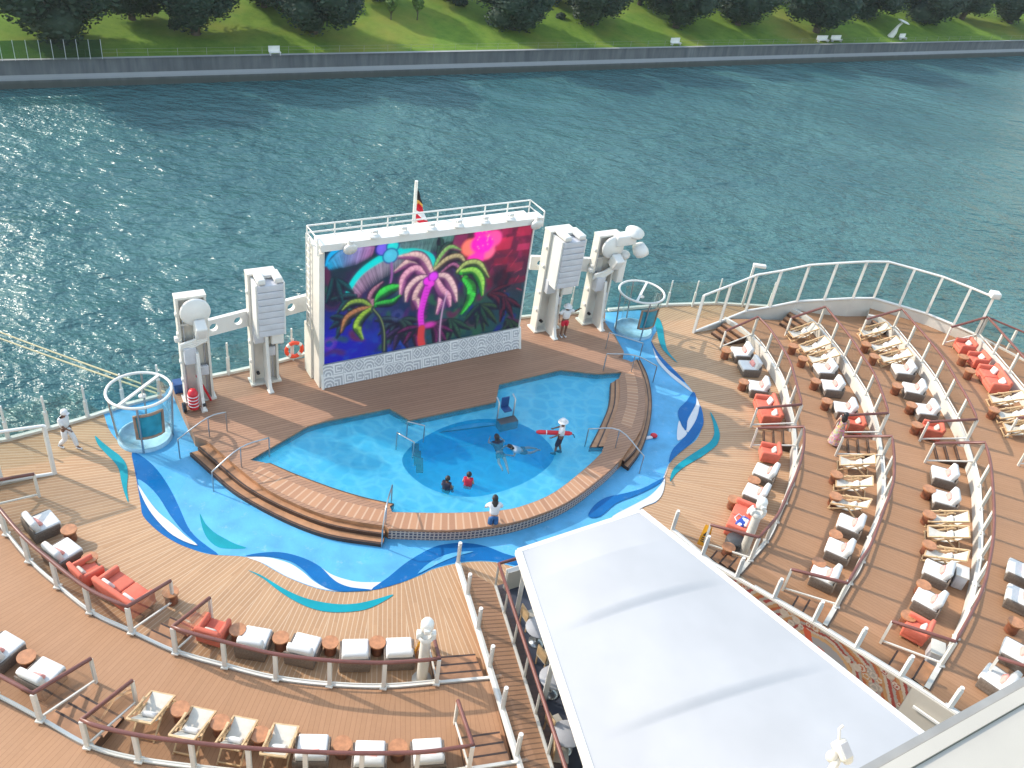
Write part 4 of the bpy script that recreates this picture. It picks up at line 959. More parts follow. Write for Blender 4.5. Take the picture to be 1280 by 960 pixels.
# flagpole and flag
fp=sp_(4.75,-2.3,0); t=thing('flagpole','white flagpole with furled red ensign behind the screen','flagpole',fp)
MB().tube([fp,fp+Zv(7.75)],[.1,.07],10).build('pole',M['white'],t)
def mk_flag():
    m,nt,b,o=mat('flag_cloth'); tc=node(nt,'ShaderNodeTexCoord').outputs['Object']
    sp=node(nt,'ShaderNodeSeparateXYZ',ins={0:tc}); k=mth(nt,'ADD',sp.outputs[2],mth(nt,'MULTIPLY',sp.outputs[0],.8))
    c=mixc(nt,mth(nt,'GREATER_THAN',k,6.75),(.6,.015,.04),(.7,.45,.12)); c=mixc(nt,mth(nt,'GREATER_THAN',k,6.95),c,(.012,.012,.02))
    st=mth(nt,'LESS_THAN',mth(nt,'FRACT',mth(nt,'MULTIPLY',k,2.2)),.28); c=mixc(nt,mth(nt,'MULTIPLY',st,mth(nt,'LESS_THAN',k,6.7)),c,(.75,.72,.72))
    nt.links.new(c,b.inputs['Base Color']); b.inputs['Roughness'].default_value=.9; return m
fm=MB(); fa=[];fbp=[]
for i in range(11):
    z=7.4-i*.16; w_=.12+.62*(i/10)**.9; 
    fa.append(fp+Zv(z)+uu*.08); fbp.append(fp+Zv(z-.25)+uu*w_+nf*(.12*math.sin(i*.9)))
mid=[a.lerp(b,.5)+nf*(.16*math.cos(i*.8)) for i,(a,b) in enumerate(zip(fa,fbp))]
fm.strip(fa,mid,0,True); fm.strip(mid,fbp,0,True); fm.build('flag',mk_flag(),t)
# ------------------------------------------------------------------ speaker / light towers and beams
def tower(kind,label,foot,h):
    t=thing('speaker_tower' if kind=='speaker' else 'light_tower',label,'tower',foot,math.atan2(U.y,U.x))
    # local x along the screen, -y toward the pool
    m=MB()
    for sx in(-.5,.5): m.box((sx,0,h/2),(.09,.42,h))
    m.box((0,.1,h/2),(1.0,.08,h-.02)); m.box((0,0,h-.04),(1.12,.44,.09)); m.box((0,0,.04),(1.25,.6,.08))
    m.box((.0,-.02,h*.56),(.95,.3,.07)); m.box((0,-.02,h*.75),(.95,.3,.07))
    m.build('column',M['cream'],t,False)
    f=MB(); f.add([(-.06,-.15,.0),(-.06,-1.0,.0),(-.06,-.78,.55),(-.06,-.55,h*.52),(-.06,-.15,h*.52)]+[(.06,-.15,.0),(.06,-1.0,.0),(.06,-.78,.55),(.06,-.55,h*.52),(.06,-.15,h*.52)],[(0,1,2,3,4),(9,8,7,6,5)]+[(i,5+i,5+(i+1)%5,(i+1)%5) for i in range(5)])
    f.box((0,-.86,.03),(.22,.3,.06)); f.build('fin',M['white'],t,False)
    for x in(-.3,): MB().cyl((x,-.13,.55),(x,-.24,.55),.07,10).build('cable_port',M['black'],t,False)
    MB().box((-.24,-.32,h*.49),(.44,.34,.72),bev=.03).build('junction_box',M['grey'],t,False)
    for x_,y_ in ((-.4,.0),(.36,.02)): MB().tube([(x_,y_,.1),(x_,y_,h*.5),(x_+.06,y_-.1,h*.55),(x_+.05,y_-.08,h*.9)],.028,6).build('conduit',M['grey'],t,False)
    for zz in (.22,.40,.66,.84): MB().box((-.56,-.05,h*zz),(.07,.18,.14),bev=.015).build('hinge_plate',M['white'],t,False)
    MB().box((.27,-.2,h*.3),(.3,.14,.42),bev=.02).build('switch_box',M['grey'],t,False)
    if kind=='speaker':
        b=MB()
        n=8; z0=h*.53; z1=h*.97
        for i in range(n):
            za=z0+(z1-z0)*i/n; b.box((.12,-.56-.05*math.sin(math.pi*(i+.5)/n),za+(z1-z0)/n/2),(1.0,.80,(z1-z0)/n-.018),bev=.02)
        b.build('speaker_array',M['grey'],t,False)
        c=MB(); c.box((-.40,-.5,(z0+z1)/2),(.09,.86,z1-z0+.06)); c.box((.65,-.5,(z0+z1)/2),(.07,.86,z1-z0+.06)); c.box((.12,-.3,(z0+z1)/2),(.9,.1,z1-z0)); c.build('speaker_housing',M['white'],t,False)
        g=MB(); g.box((-.2,-.6,z1+.16),(.3,.75,.22),bev=.05); g.box((.45,-.6,z1+.16),(.3,.75,.22),bev=.05); g.box((.12,-.35,z1+.1),(.5,.2,.12)); g.build('speaker_bracket',M['white'],t,False)
        MB().box((.42,-.42,h*.47),(.5,.5,.62),bev=.06).build('speaker_sub',M['white'],t,False)
    else:
        d=MB(); d.lathe([(0,0),(.52,0),(.56,.07),(.5,.14),(0,.16)],(.08,-.36,h*.885),24,Vector((0,-1,.05))); d.cyl((.08,-.2,h*.885),(.08,-.4,h*.885),.14,10); d.build('lamp_disc',M['white'],t,False)
        s=MB(); s.box((.16,-.72,h*.76),(.42,.5,.62),Matrix.Rotation(R_(25),3,'X'),bev=.06); s.cyl((.16,-.3,h*.82),(.16,-.75,h*.78),.1,8); s.build('spotlight',M['white'],t,False)
        s=MB(); s.box((.16,-.93,h*.775),(.3,.05,.2),Matrix.Rotation(R_(25),3,'X')); s.build('lens',M['grey'],t,False)
        r=MB(); [r.tube([(-.55,-.25-.04*i,h*.54+.09*i),(-.1,-.42,h*.57+.09*i),(.45,-.28,h*.60+.09*i)],.06,7) for i in range(4)]; r.build('cable_coil',M['white'],t,False)
        MB().box((-.6,-.1,h*.62),(.2,.2,.2),bev=.03).build('lamp_bracket',M['white'],t,False)
    return t
f1=at(249,497,ZS); f2=at(331,475,ZS); f3=at(679,409,ZS); f4=at(738,400,ZS)
tower('light','outer left white tower with round lamp disc, beside the left shower',f1,4.75)
tower('speaker','inner left white speaker tower between the life ring and the outer tower',f2,5.15)
tower('speaker','inner right white speaker tower by the crew member in red shorts',f3,5.3).scale=(1.15,1.2,1.0)
tw4=tower('light','outer right white light tower next to the right shower',f4,4.8)
tw4.scale=(1.12,1.12,1.0)
s=MB(); s.box((.62,-.35,4.6),(1.0,.5,.5),bev=.06); s.lathe([(0,-.05),(.26,-.05),(.34,.3),(.3,.5),(0,.55)],(1.3,-.55,4.25),14,Vector((.35,-.3,-.8))); s.lathe([(0,0),(.4,0),(.42,.12),(0,.2)],(1.1,-.35,4.8),16,Vector((0,-.3,1))); s.build('lamp_arm',M['white'],tw4,False)
s=MB(); s.box((.75,-.3,2.9),(.34,.4,1.2),bev=.05); s.ell((.85,-.3,3.7),.26,.26,.22); s.build('side_speaker',M['white'],tw4,False)
def beam(label,p,q,z0,z1,holes):
    d=(q-p); d.z=0; L=d.length; d.normalize(); nn=Vector((d.y,-d.x,0))
    outer=[(0,z0),(L,z0),(L,z1),(0,z1)]
    hs=[[(L*h+.17*math.cos(-a*math.pi/8),(z0+z1)/2+.17*math.sin(-a*math.pi/8)) for a in range(16)] for h in holes]
    m=MB(); m.prism([Vector((a,b,0)) for a,b in outer],-.09,.09,[[Vector((a,b,0)) for a,b in H] for H in hs])
    m.poly([Vector((a,b,0)) for a,b in outer],-.09,[[Vector((a,b,0)) for a,b in H] for H in hs])
    m.v=[Vector((p.x,p.y,ZS))+d*v.x+Zv(v.y)+nn*v.z for v in m.v]
    return tag(m.build('support_beam',M['white']),label,'beam','horizontal beams beside the screen')
beam('white beam with round holes joining the left towers to the screen',f1-nf*.02,at(388,454,ZS),2.75,3.45,[.16,.36,.52,.82])
beam('white beam with a round hole joining the screen to the right towers',at(652,398,ZS),f4-nf*.02,2.75,3.45,[.14,.85])
# ------------------------------------------------------------------ shower enclosures
def shower(label,c,h,first=None):
    t=thing('shower_enclosure',label,'shower',c,0,'round glass showers')
    rt_=.97; rr=1.13
    MB().lathe([(0,.07),(rt_-.1,.07),(rt_-.08,.16),(rt_,.16),(rt_+.02,0)],(0,0,0),36).build('tray',plain('shower_tray',(.30,.52,.66),.3,.15,3),t,False)
    ring=MB(); ring.tube([(rr*math.cos(a),rr*math.sin(a),h) for a in (2*math.pi*k/40 for k in range(40))],.055,8,0,True); ring.build('top_ring',M['white'],t,False)
    MB().bar((rr*math.cos(R_(75)),rr*math.sin(R_(75)),h),(rr*math.cos(R_(255)),rr*math.sin(R_(255)),h),.11,.07).build('cross_bar',M['white'],t,False)
    sh=MB(); sh.cyl((0.05,.1,h-.02),(.05,.1,h-.3),.025,6); sh.lathe([(0,.02),(.14,0),(.14,-.05),(0,-.05)],(.05,.1,h-.3),12); sh.build('shower_head',M['white'],t,False)
    for a in(20,110,200,290):
        x,y=math.cos(R_(a)),math.sin(R_(a)); MB().tube([(x*rt_,y*rt_,0),(x*rr,y*rr,h)],.04,7).build('post',M['steel'],t,False)
    A=[R_(-170+i*10) for i in range(31)]
    MB().strip([(math.cos(a)*rt_,math.sin(a)*rt_,.16) for a in A],[(math.cos(a)*(rr-.04),math.sin(a)*(rr-.04),h-.25) for a in A],0,True).build('glass_wall',M['glass'],t,False)
    return t
def screen_panel(t,a0,a1,h):
    A=[R_(a0+(a1-a0)*i/6) for i in range(7)]; r0=1.0
    P=MB(); P.strip([(math.cos(a)*r0,math.sin(a)*r0,.75) for a in A],[(math.cos(a)*(r0+.05),math.sin(a)*(r0+.05),1.75) for a in A],0,True); pn=P.build('poster_panel',M['poster'],t,False)
    fr=MB(); fr.tube([(math.cos(a)*r0,math.sin(a)*r0,.72) for a in A]+[(math.cos(a)*(r0+.05),math.sin(a)*(r0+.05),1.78) for a in A[::-1]],.06,6,0,True); fr.build('poster_frame',M['bronze'],pn,False)
sh1=shower('round glass shower on the left of the splash floor',at(182,546,0),2.2); screen_panel(sh1,-78,-22,2.2)
sh2=shower('round glass shower on the right of the splash floor',at(791,413,0),2.25); screen_panel(sh2,-85,-30,2.2)
# ------------------------------------------------------------------ pool handrails, ladder, lift
def handrail(label,bases,h=.92,loop=True,r=.028,group='steel pool handrails'):
    B=[at(x,y,z) for x,y,z in bases]; t=thing('pool_handrail',label,'handrail',B[0],0,group)
    tops=[b+Zv(h) for b in B]
    pts=[B[0]]+[tops[0]-Zv(.12)]+spline(tops,4)+[tops[-1]-Zv(.12),B[-1]]
    MB().tube(pts,r,7).build('tube',M['steel'],t)
    for b,tp in list(zip(B,tops))[1:-1]: MB().cyl(b,tp,r*.8,7).build('post',M['steel'],t)
handrail('steel handrail at the left end of the left pool steps, nearest the shower',[(225,573,0),(262,546,.5),(284,539,.5)])
handrail('steel handrail crossing the left pool steps near the pool corner',[(267,614,0),(302,584,.5),(337,571,.5)])
handrail('steel handrail where the left steps meet the low mosaic wall',[(477,684,0),(482,655,.5),(489,630,.2)])
handrail('left of the two arched grab rails by the dark pool steps',[(495,562,.2),(516,574,.2)],.85)
handrail('right of the two arched grab rails by the dark pool steps',[(508,548,.2),(529,553,.2)],.85)
handrail('steel handrail beside the right shower on the stage corner',[(757,436,.5),(799,449,.0)])
handrail('steel handrail crossing the top of the right pool steps',[(754,463,.5),(789,465,.5),(816,478,0)])
handrail('steel handrail crossing the bottom end of the right pool steps',[(731,558,.2),(769,560,.5),(799,592,0)])
c=at(519,566,.2); t=thing('pool_ladder','dark submerged steps under the two arched grab rails','ladder',c,R_(10))
for i in range(3): MB().box((.1*i,-.1*i,.10-.28*i),(.28,.85,.06)).build('tread',M['black'],t,False)
c=at(632,528,.2); t=thing('pool_lift','pool access lift with blue seat and two steel uprights at the stage edge','pool lift',c,R_(33))
for x in(-.38,.38): MB().tube([(x,.1,0),(x,.1,1.05),(x,.35,1.15)],.035,7).build('upright',M['steel'],t,False)
MB().box((0,-.12,.02),(.85,.4,.42),bev=.03).build('base_box',M['dgrey'],t,False)
sb=MB(); sb.box((.1,.25,.5),(.36,.36,.07),bev=.02); sb.box((.1,.42,.75),(.36,.06,.5),bev=.02); sb.build('seat',M['bluep'],t,False)
# ------------------------------------------------------------------ ramp, its railing, lounge, canopy
rz1=1.35; rl0=at(572,706,0); rl1=at(652,965,1.0); rr0=at(619,733,0); rr1=at(690,962,.9)
rl1=rl0+(rl1-rl0)*1.5; rr1=rr0+(rr1-rr0)*1.5; rl1.z=rr1.z=rz1
mb=MB(); nstr=[rl0.lerp(rl1,.06),rr0.lerp(rr1,.02)]
mb.add([rl0+Zv(.008),rr0+Zv(.008),rr1,rl1,Vector((rl1.x,rl1.y,-.1)),Vector((rr1.x,rr1.y,-.1))],[(0,3,2,1),(3,4,5,2),(1,2,5),(0,4,3)])
struct('ramp',mb,M['ramp'])
def post_rail(label,line,n,h=1.05,glass=True,mt='white',cap=True,skip=0,group='white post railings'):
    t=thing('post_railing',label,'railing',line[0],0,group); Q=resamp(line,n)
    for p in Q[skip:]: 
        m=MB(); m.bar(p,p+Zv(h*.9),.12,.12,Vector((1,0,0))); m.cyl(p+Zv(h*.88),p+Zv(h),.065,8); m.build('post',M[mt],t)
    k=MB(); [k.bar(line[i]+Zv(.06),line[i+1]+Zv(.06),.16,.14) for i in range(len(line)-1)]; k.build('kerb',M[mt],t)
    if glass: MB().strip([p+Zv(.14) for p in line],[p+Zv(h-.06) for p in line]).build('glass_panel',M['railglass'],t)
    return t
le=[rl0+(rl1-rl0).normalized()*0]+[rl0.lerp(rl1,k/6) for k in range(1,7)]
post_rail('white railing along the left side of the ramp',[p+Zv(.02) for p in le],9)
re_=[rr0.lerp(rr1,k/6) for k in range(7)]; re_=[Vector((p.x,p.y,0.02+max(0,p.z))) for p in re_]
t=thing('lounge_railing','railing with long red brown handrail between ramp and canopy','railing',re_[0])
fc=at(656,722,0)
top=[Vector((fc.x,fc.y,1.1))]+[p+Zv(1.08) for p in re_]
MB().tube(top,.06,8).build('handrail',M['rail'],t)
for p in resamp(re_,9): MB().bar(p,p+Zv(1.05),.07,.07,Vector((1,0,0))).build('post',M['cream'],t)
MB().strip([p+Zv(.1) for p in re_],[p+Zv(1.02) for p in re_]).build('glass_panel',M['railglass'],t)
k=MB(); [k.bar(re_[i]+Zv(.04),re_[i+1]+Zv(.04),.08,.08) for i in range(6)]; k.build('base_rail',M['cream'],t)
# lounge floor under the canopy
CZ=2.45
cF,cR=at(648,688,CZ),at(800,638,CZ); cRe=at(1150,915,CZ); cLe=at(737,960,CZ)
cRe=cR+(cRe-cR)*1.25; cLe=cF+(cLe-cF)*1.55
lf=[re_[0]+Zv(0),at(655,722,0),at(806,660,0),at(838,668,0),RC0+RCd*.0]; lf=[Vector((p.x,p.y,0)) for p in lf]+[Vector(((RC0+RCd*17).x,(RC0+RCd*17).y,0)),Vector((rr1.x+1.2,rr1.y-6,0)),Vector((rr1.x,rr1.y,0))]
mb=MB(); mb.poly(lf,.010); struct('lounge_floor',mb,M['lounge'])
m=MB(); a,b=at(630,737,0),at(662,727,0); m.bar(a+Zv(.42),b+Zv(.42),.14,.84); m.bar(a+Zv(.87),b+Zv(.87),.2,.06); tag(m.build('low_lounge_wall',M['cream']),'low pale wall at the pool end of the shaded lounge','wall')
# swirl painted floor to the right of the canopy
NXs,NYs=300,90; gx,gy=np.meshgrid((np.arange(NXs)+.5)/NXs*10,(np.arange(NYs)+.5)/NYs*3)
im3=np.zeros((NYs,NXs,3)); im3[:]=(.25,.235,.23)
r3=np.random.RandomState(8)
cols=[(.30,.09,.04),(.34,.18,.08),(.36,.30,.24),(.24,.05,.04),(.26,.23,.20)]
th=np.arctan2(gy-3.4,gx-6.2); rad=np.hypot(gx-6.2,(gy-3.4))
ringi=np.floor(rad/.16+.35*np.sin(th*9)).astype(int)
for k in range(5): im3[(ringi%5==k)&(rad>1.9)]=cols[k]
for k in range(60):
    cx_,cy_=r3.rand()*10,r3.rand()*3; rr_=.14+.14*r3.rand(); dd=np.hypot(gx-cx_,gy-cy_); ok=(rad>1.9)
    im3[(dd<rr_)&ok]=cols[r3.randint(5)]; im3[(np.abs(dd-rr_*.6)<.04)&ok]=(.40,.33,.27)
band_=(rad<1.9)&(rad>1.7); im3[band_]=(.40,.24,.12)
v=(np.abs(gx-5.3-(gy-2.2)*.55)<.22)&(gy>1.7)&(gy<2.6)|((np.abs(gx-6.0+(gy-2.2)*.3)<.2)&(gy>2.2)&(gy<2.8)); im3[v]=(.42,.08,.04)
nr=Vector((RCd.y,-RCd.x,0))
WT=[(0,.06),(1.6,.42),(4.0,.86),(7.2,1.30),(9.6,1.56),(13,2.06),(17,2.5)]
def wtop(x):
    for (a,za),(b,zb_) in zip(WT,WT[1:]):
        if x<=b: return za+(zb_-za)*(x-a)/(b-a)
    return WT[-1][1]
t=thing('mural_wall','low wall with swirling orange mural between right terraces and canopy','wall',Vector((RC0.x,RC0.y,0)))
m=MB(); F_=[RC0+RCd*x+nr*.10 for x,_ in WT]; 
m.strip([Vector((p.x,p.y,0)) for p in F_],[Vector((p.x,p.y,z)) for p,(_,z) in zip(F_,WT)])
Bk=[RC0+RCd*x-nr*.06 for x,_ in WT]; m.strip([Vector((p.x,p.y,z)) for p,(_,z) in zip(F_,WT)],[Vector((p.x,p.y,z)) for p,(_,z) in zip(Bk,WT)]); m.build('wall_body',M['ledge'],t)
NWX=260; XE=max(x*.1 for x in range(20,120) if proj(RC0+RCd*(x*.1)+Zv(wtop(x*.1)))[0]<1142); xsW=np.linspace(.4,XE,NWX+1); hW=1.55; NWY=44
me=bpy.data.meshes.new('mural'); vv=[];ff=[];cc_=[]
Z0=Vector((RC0.x,RC0.y,0))
for j in range(NWY+1):
    for x in xsW: p=RC0+RCd*float(x)+nr*.106-Z0; vv.append((p.x,p.y,min(wtop(float(x))-.03,hW*j/NWY+.0)))
for j in range(NWY):
    for i in range(NWX):
        a=j*(NWX+1)+i; ff.append((a,a+1,a+NWX+2,a+NWX+1)); cc_.append(im3[min(NYs-1,int((1-(j+.5)/NWY)*NYs*.85)),min(NXs-1,int((i+.5)/NWX*NXs))])
me.from_pydata(vv,[],ff); ca=me.color_attributes.new('paint','FLOAT_COLOR','CORNER')
ca.data.foreach_set('color',np.repeat(np.c_[np.array(cc_),np.ones(len(cc_))],4,0).reshape(-1).astype(np.float32)); me.materials.append(vcol('mural_paint',.6))
o=bpy.data.objects.new('mural',me); COL.objects.link(o); o.parent=t
q0=RC0+RCd*XE
a,b=q0+RCd*.3+nr*.16+Zv(.75),q0+RCd*1.5+nr*.16+Zv(.85)
MB().bar(Vector((a.x,a.y,.75)),Vector((b.x,b.y,.85)),.07,.08).build('grab_bar',M['white'],t)
# right terrace edge railing
re2=[at(840,664,0),RC0+Zv(.02),Vector((*(RC0+RCd*1.6).xy,.35)),Vector((*(RC0+RCd*4.0).xy,.8)),Vector((*(RC0+RCd*7.2).xy,1.25)),Vector((*(RC0+RCd*9.6).xy,1.5)),Vector((*(RC0+RCd*13).xy,2.0))]
post_rail('white railing with stubby posts between the right terraces and the canopy',re2,11)
# canopy
t=thing('canopy','large white fabric canopy on white posts over the lounge','canopy',Vector((cF.x,cF.y,0)))
NU,NV=40,200
def canopy_pt(u,v):
    a=cF.lerp(cLe,v); b=cR.lerp(cRe,v); p=a.lerp(b,u)
    arch=math.sin(math.pi*u)**1.0
    # ridges near v = .30, .60, .90 : rise slowly toward the ridge, drop behind it
    x=(v/.30); ph=x-math.floor(x); prof=(ph**2.0 if ph<.92 else .846*(1-((ph-.92)/.08)**1.5)) if v<.9999 else 0
    edge=min(1,u/.22,(1-u)/.05) ; edge=max(0,edge)
    p=p+Zv(.25*arch*min(1,v/.12)+.10*prof*arch*min(1,edge))
    return p
cm=MB(); cv=[canopy_pt(i/NU,j/NV) for j in range(NV+1) for i in range(NU+1)]
cm.add(cv,[(j*(NU+1)+i,(j+1)*(NU+1)+i,(j+1)*(NU+1)+i+1,j*(NU+1)+i+1) for j in range(NV) for i in range(NU)],0,True)
cm.build('fabric_roof',M['canopy'],t)
m=MB(); m.bar(cF-Zv(.06),cLe-Zv(.06),.2,.18); m.build('edge_beam',M['white'],t)
m=MB(); m.bar(cR-Zv(.06),cRe-Zv(.06),.2,.18); m.build('edge_beam',M['white'],t)
m=MB(); m.bar(cF-Zv(.07),cR-Zv(.07),.16,.16); m.build('edge_beam',M['white'],t)
for s,e in ((cF,cLe),(cR,cRe)):
    for k in (.05,.34,.62,.9):
        p=s.lerp(e,k); inn=((cR-cF) if s is cF else (cF-cR)).normalized(); p=p+inn*.12; MB().bar(Vector((p.x,p.y,.01)),p-Zv(.1),.14,.14,Vector((1,0,0))).build('post',M['white'],t)
# ------------------------------------------------------------------ furniture prototypes
def P_wicker():
    t=thing('lounge_chair','x','armchair')
    f=MB(); f.box((0,-.02,.13),(.90,.84,.24),bev=.03)
    f.box((-.43,-.02,.30),(.06,.84,.26),bev=.025); f.box((.43,-.02,.30),(.06,.84,.26),bev=.025); f.box((0,-.43,.37),(.92,.06,.44),bev=.03)
    f.build('frame',M['wicker'],t,False)
    MB().box((0,.04,.36),(.80,.84,.19),bev=.06).build('seat_cushion',M['cush'],t,False)
    MB().box((0,-.30,.60),(.78,.22,.48),Matrix.Rotation(R_(14),3,'X'),bev=.08).build('back_cushion',M['cush'],t,False)
    MB().box((.02,-.13,.53),(.38,.12,.22),Matrix.Rotation(R_(35),3,'X')@Matrix.Rotation(R_(8),3,'Z'),bev=.05).build('pillow',M['pink'],t,False)
    return t
def P_red():
    t=thing('lounge_chair','x','armchair')
    f=MB(); f.box((0,0,.20),(.78,.74,.2),bev=.04); f.box((-.34,.0,.42),(.13,.74,.4),bev=.055); f.box((.34,0,.42),(.13,.74,.4),bev=.055); f.box((0,-.33,.50),(.8,.15,.52),Matrix.Rotation(R_(8),3,'X'),bev=.06); f.build('upholstery',M['coral'],t,False)
    MB().box((0,.05,.35),(.55,.6,.14),bev=.05).build('seat_cushion',M['coral'],t,False)
    l=MB(); [l.box((x,y,.06),(.06,.06,.12)) for x in(-.32,.32) for y in(-.3,.3)]; l.build('legs',M['teak'],t,False)
    MB().box((.02,-.17,.52),(.36,.12,.26),Matrix.Rotation(R_(28),3,'X'),bev=.05).build('pillow',M['canvas'],t,False)
    return t
def P_sofa(w=1.75):
    t=thing('sofa','x','sofa')
    f=MB(); f.box((0,0,.2),(w,.85,.22),bev=.04); f.box((-w/2+.08,0,.43),(.16,.85,.42),bev=.06); f.box((w/2-.08,0,.43),(.16,.85,.42),bev=.06); f.box((0,-.38,.52),(w,.18,.56),Matrix.Rotation(R_(7),3,'X'),bev=.07); f.build('upholstery',M['coral'],t,False)
    for s in(-1,1): MB().box((s*(w/4-.07),.06,.37),(w/2-.17,.70,.18),bev=.05).build('seat_cushion',M['coral'],t,False)
    l=MB(); [l.box((x,y,.05),(.07,.07,.1)) for x in(-w/2+.1,w/2-.1) for y in(-.34,.34)]; l.build('legs',M['teak'],t,False)
    for s in(-1,1): MB().box((s*w*.27,-.2,.56),(.38,.13,.32),Matrix.Rotation(R_(25),3,'X')@Matrix.Rotation(R_(s*9),3,'Y'),bev=.05).build('pillow',M['cush'],t,False)
    return t
def P_deck():
    t=thing('deck_chair','x','deck chair')
    for s in(-1,1):
        x=s*.33
        MB().bar((x,.62,.30),(x,-.62,.86),.045,.06).build('rail',M['teak'],t,False)
        m=MB(); m.bar((x*.9,.66,.0),(x*.9,-.2,.60),.045,.05); m.bar((x*.92,-.62,.0),(x*.92,.1,.52),.045,.05); m.build('leg',M['teak'],t,False)
        MB().bar((x*1.05,.3,.50),(x*1.05,-.3,.56),.06,.035).build('armrest',M['teak'],t,False)
    for a_,b_,w_ in (((-.34,.62,.30),(.34,.62,.30),.05),((-.34,-.62,.86),(.34,-.62,.86),.055),((-.3,.64,.06),(.3,.64,.06),.04),((-.3,-.58,.06),(.3,-.58,.06),.04)): MB().bar(a_,b_,w_,.05).build('cross_bar',M['teak'],t,False)
    pr=[(.60,.33),(.4,.30),(.15,.28),(-.1,.34),(-.3,.52),(-.48,.72),(-.60,.88)]
    m=MB(); A=[(-.29,y,z) for y,z in pr]; B=[(.29,y,z) for y,z in pr]; m.strip([Vector(a) for a in A],[Vector(b) for b in B],0,True); m.strip([Vector(b)-Zv(.02) for b in B],[Vector(a)-Zv(.02) for a in A],0,True)
    m.build('sling',M['canvas'],t,False)
    MB().box((.02,-.12,.44),(.40,.14,.26),Matrix.Rotation(R_(40),3,'X'),bev=.06).build('pillow',M['cush'],t,False)
    return t
def P_stool():
    t=thing('side_table','x','side table')
    MB().lathe([(0,0),(.19,0),(.20,.03),(.19,.22),(.20,.41),(.20,.42)],(0,0,0),20).build('base',M['stoolw'],t,False)
    MB().lathe([(.0,.42),(.25,.42),(.25,.47),(0,.471)],(0,0,0),24,sm=False).build('top',plain('stool_top',(.46,.205,.095),.35,.2,5),t,False)
    return t
PR=dict(w=P_wicker(),r=P_red(),s=P_sofa(),d=P_deck(),t=P_stool()); first={k:True for k in PR}
KN=dict(w='grey wicker armchair with white cushions',r='small coral red armchair',s='coral red two seat sofa',d='cream canvas deck chair on wooden frame',t='round wooden side table')
SH=dict(w='grey wicker armchair',r='coral red armchair',s='coral red sofa',d='canvas deck chair',t='round wooden side table')
GR=dict(w='grey wicker armchairs on the terraces',r='coral armchairs on the terraces',s='coral sofas on the terraces',d='canvas deck chairs on the terraces',t='wooden side tables on the terraces')
ORD=['first','second','third','fourth','fifth','sixth','seventh']
def furnish(row,z,P,items):
    cnt={}; tot={}
    for k,_,_ in items: tot[k]=tot.get(k,0)+1
    for k,x,y in items:
        c=cnt.get(k,0); cnt[k]=c+1
        p=at(x,y,z+(.45 if k=='t' else .4)); p.z=z+.001
        i=near_idx(P,p); n=inward(P,i)
        gap=(P[i].xy-p.xy).length; dmin=dict(w=.62,r=.58,s=.62,d=.86,t=.5)[k]
        sgn=(p-P[i]).dot(n)
        if sgn<dmin: p=p+n*(dmin-sgn)
        p.z=z+.001
        rz=math.atan2(n.y,n.x)-math.pi/2+random.uniform(-.11,.11)
        lab=(f"only {SH[k]} {row}" if tot[k]==1 else f"{ORD[c]} {SH[k]} {row}")
        if first[k]:
            o=PR[k]; first[k]=False; o.location=p; o.rotation_euler=(0,0,rz); o['label']=lab; o['group']=GR[k]
        else: dup(PR[k],p,rz,lab,GR[k])
furnish('from the left edge, innermost left row beside the coral sofa',0,L1,[('w',52,653),('w',78,689),('r',109,713),('s',156,738),('t',86,662),('t',112,697),('t',213,740)])
furnish('from the left, innermost left row ending at the ramp',0,L1,[('r',267,786),('w',318,800),('w',380,809),('w',444,815),('w',499,813),('t',297,787),('t',351,797),('t',413,803),('t',472,803)])
furnish('from the left edge in the second left row',.5,L2,[('w',2,810),('w',52,843),('t',33,821),('w',-50,785)])
furnish('from the left in the bottom row nearest the picture edge',.5,L2,[('d',190,889),('d',242,909),('d',296,921),('d',350,930),('w',390,938),('w',462,946),('w',535,943),('t',225,886),('t',275,903),('t',325,918),('t',428,930),('t',498,934)])
furnish('from the windscreen, front right row above its gap',0,R1,[('w',927,440),('w',937,457),('w',948,483),('s',959,512),('t',908,438),('t',930,477)])
furnish('from the gap, front right row down to the yellow sign',0,R1,[('r',962,565),('w',957,590),('w',945,616),('s',927,648),('t',943,600),('t',918,624),('t',911,684)])
furnish('from the windscreen, second right row above its gap',.5,R2,[('d',1003,416),('d',1017,434),('d',1028,448),('w',1031,461),('w',1040,482),('w',1056,510),('r',1067,529),('t',992,432),('t',1004,448),('t',1020,476),('t',1034,501)])
furnish('from the gap, second right row down to the canopy',.5,R2,[('d',1070,579),('d',1066,606),('d',1062,631),('w',1063,655),('w',1049,686),('w',1031,718),('t',1046,593),('t',1045,620),('t',1045,668),('t',1024,703)])
furnish('from the windscreen, third right row above its gap',1.0,R3,[('d',1092,415),('d',1105,433),('d',1118,448),('w',1129,462),('w',1142,486),('w',1157,512),('r',1165,537),('t',1083,430),('t',1093,445),('t',1122,482),('t',1140,506),('t',1147,531)])
furnish('from the gap, third right row down to the canopy',1.0,R3,[('w',1180,593),('w',1181,623),('d',1183,650),('d',1183,669),('d',1181,696),('w',1172,714),('w',1161,750),('r',1146,785),('t',1162,611),('t',1162,643),('t',1162,681),('t',1155,731),('t',1136,770)])
furnish('from the windscreen, outermost right row',1.5,R4,[('r',1206,432),('r',1222,449),('s',1241,473),('d',1257,500),('d',1267,519),('d',1276,536),('t',1205,446),('t',1213,463),('t',1243,512)])
furnish('from the top, outermost right row at the right picture edge',1.5,R4,[('w',1277,713),('w',1276,746),('w',1272,815),('w',1248,849),('t',1270,778)])
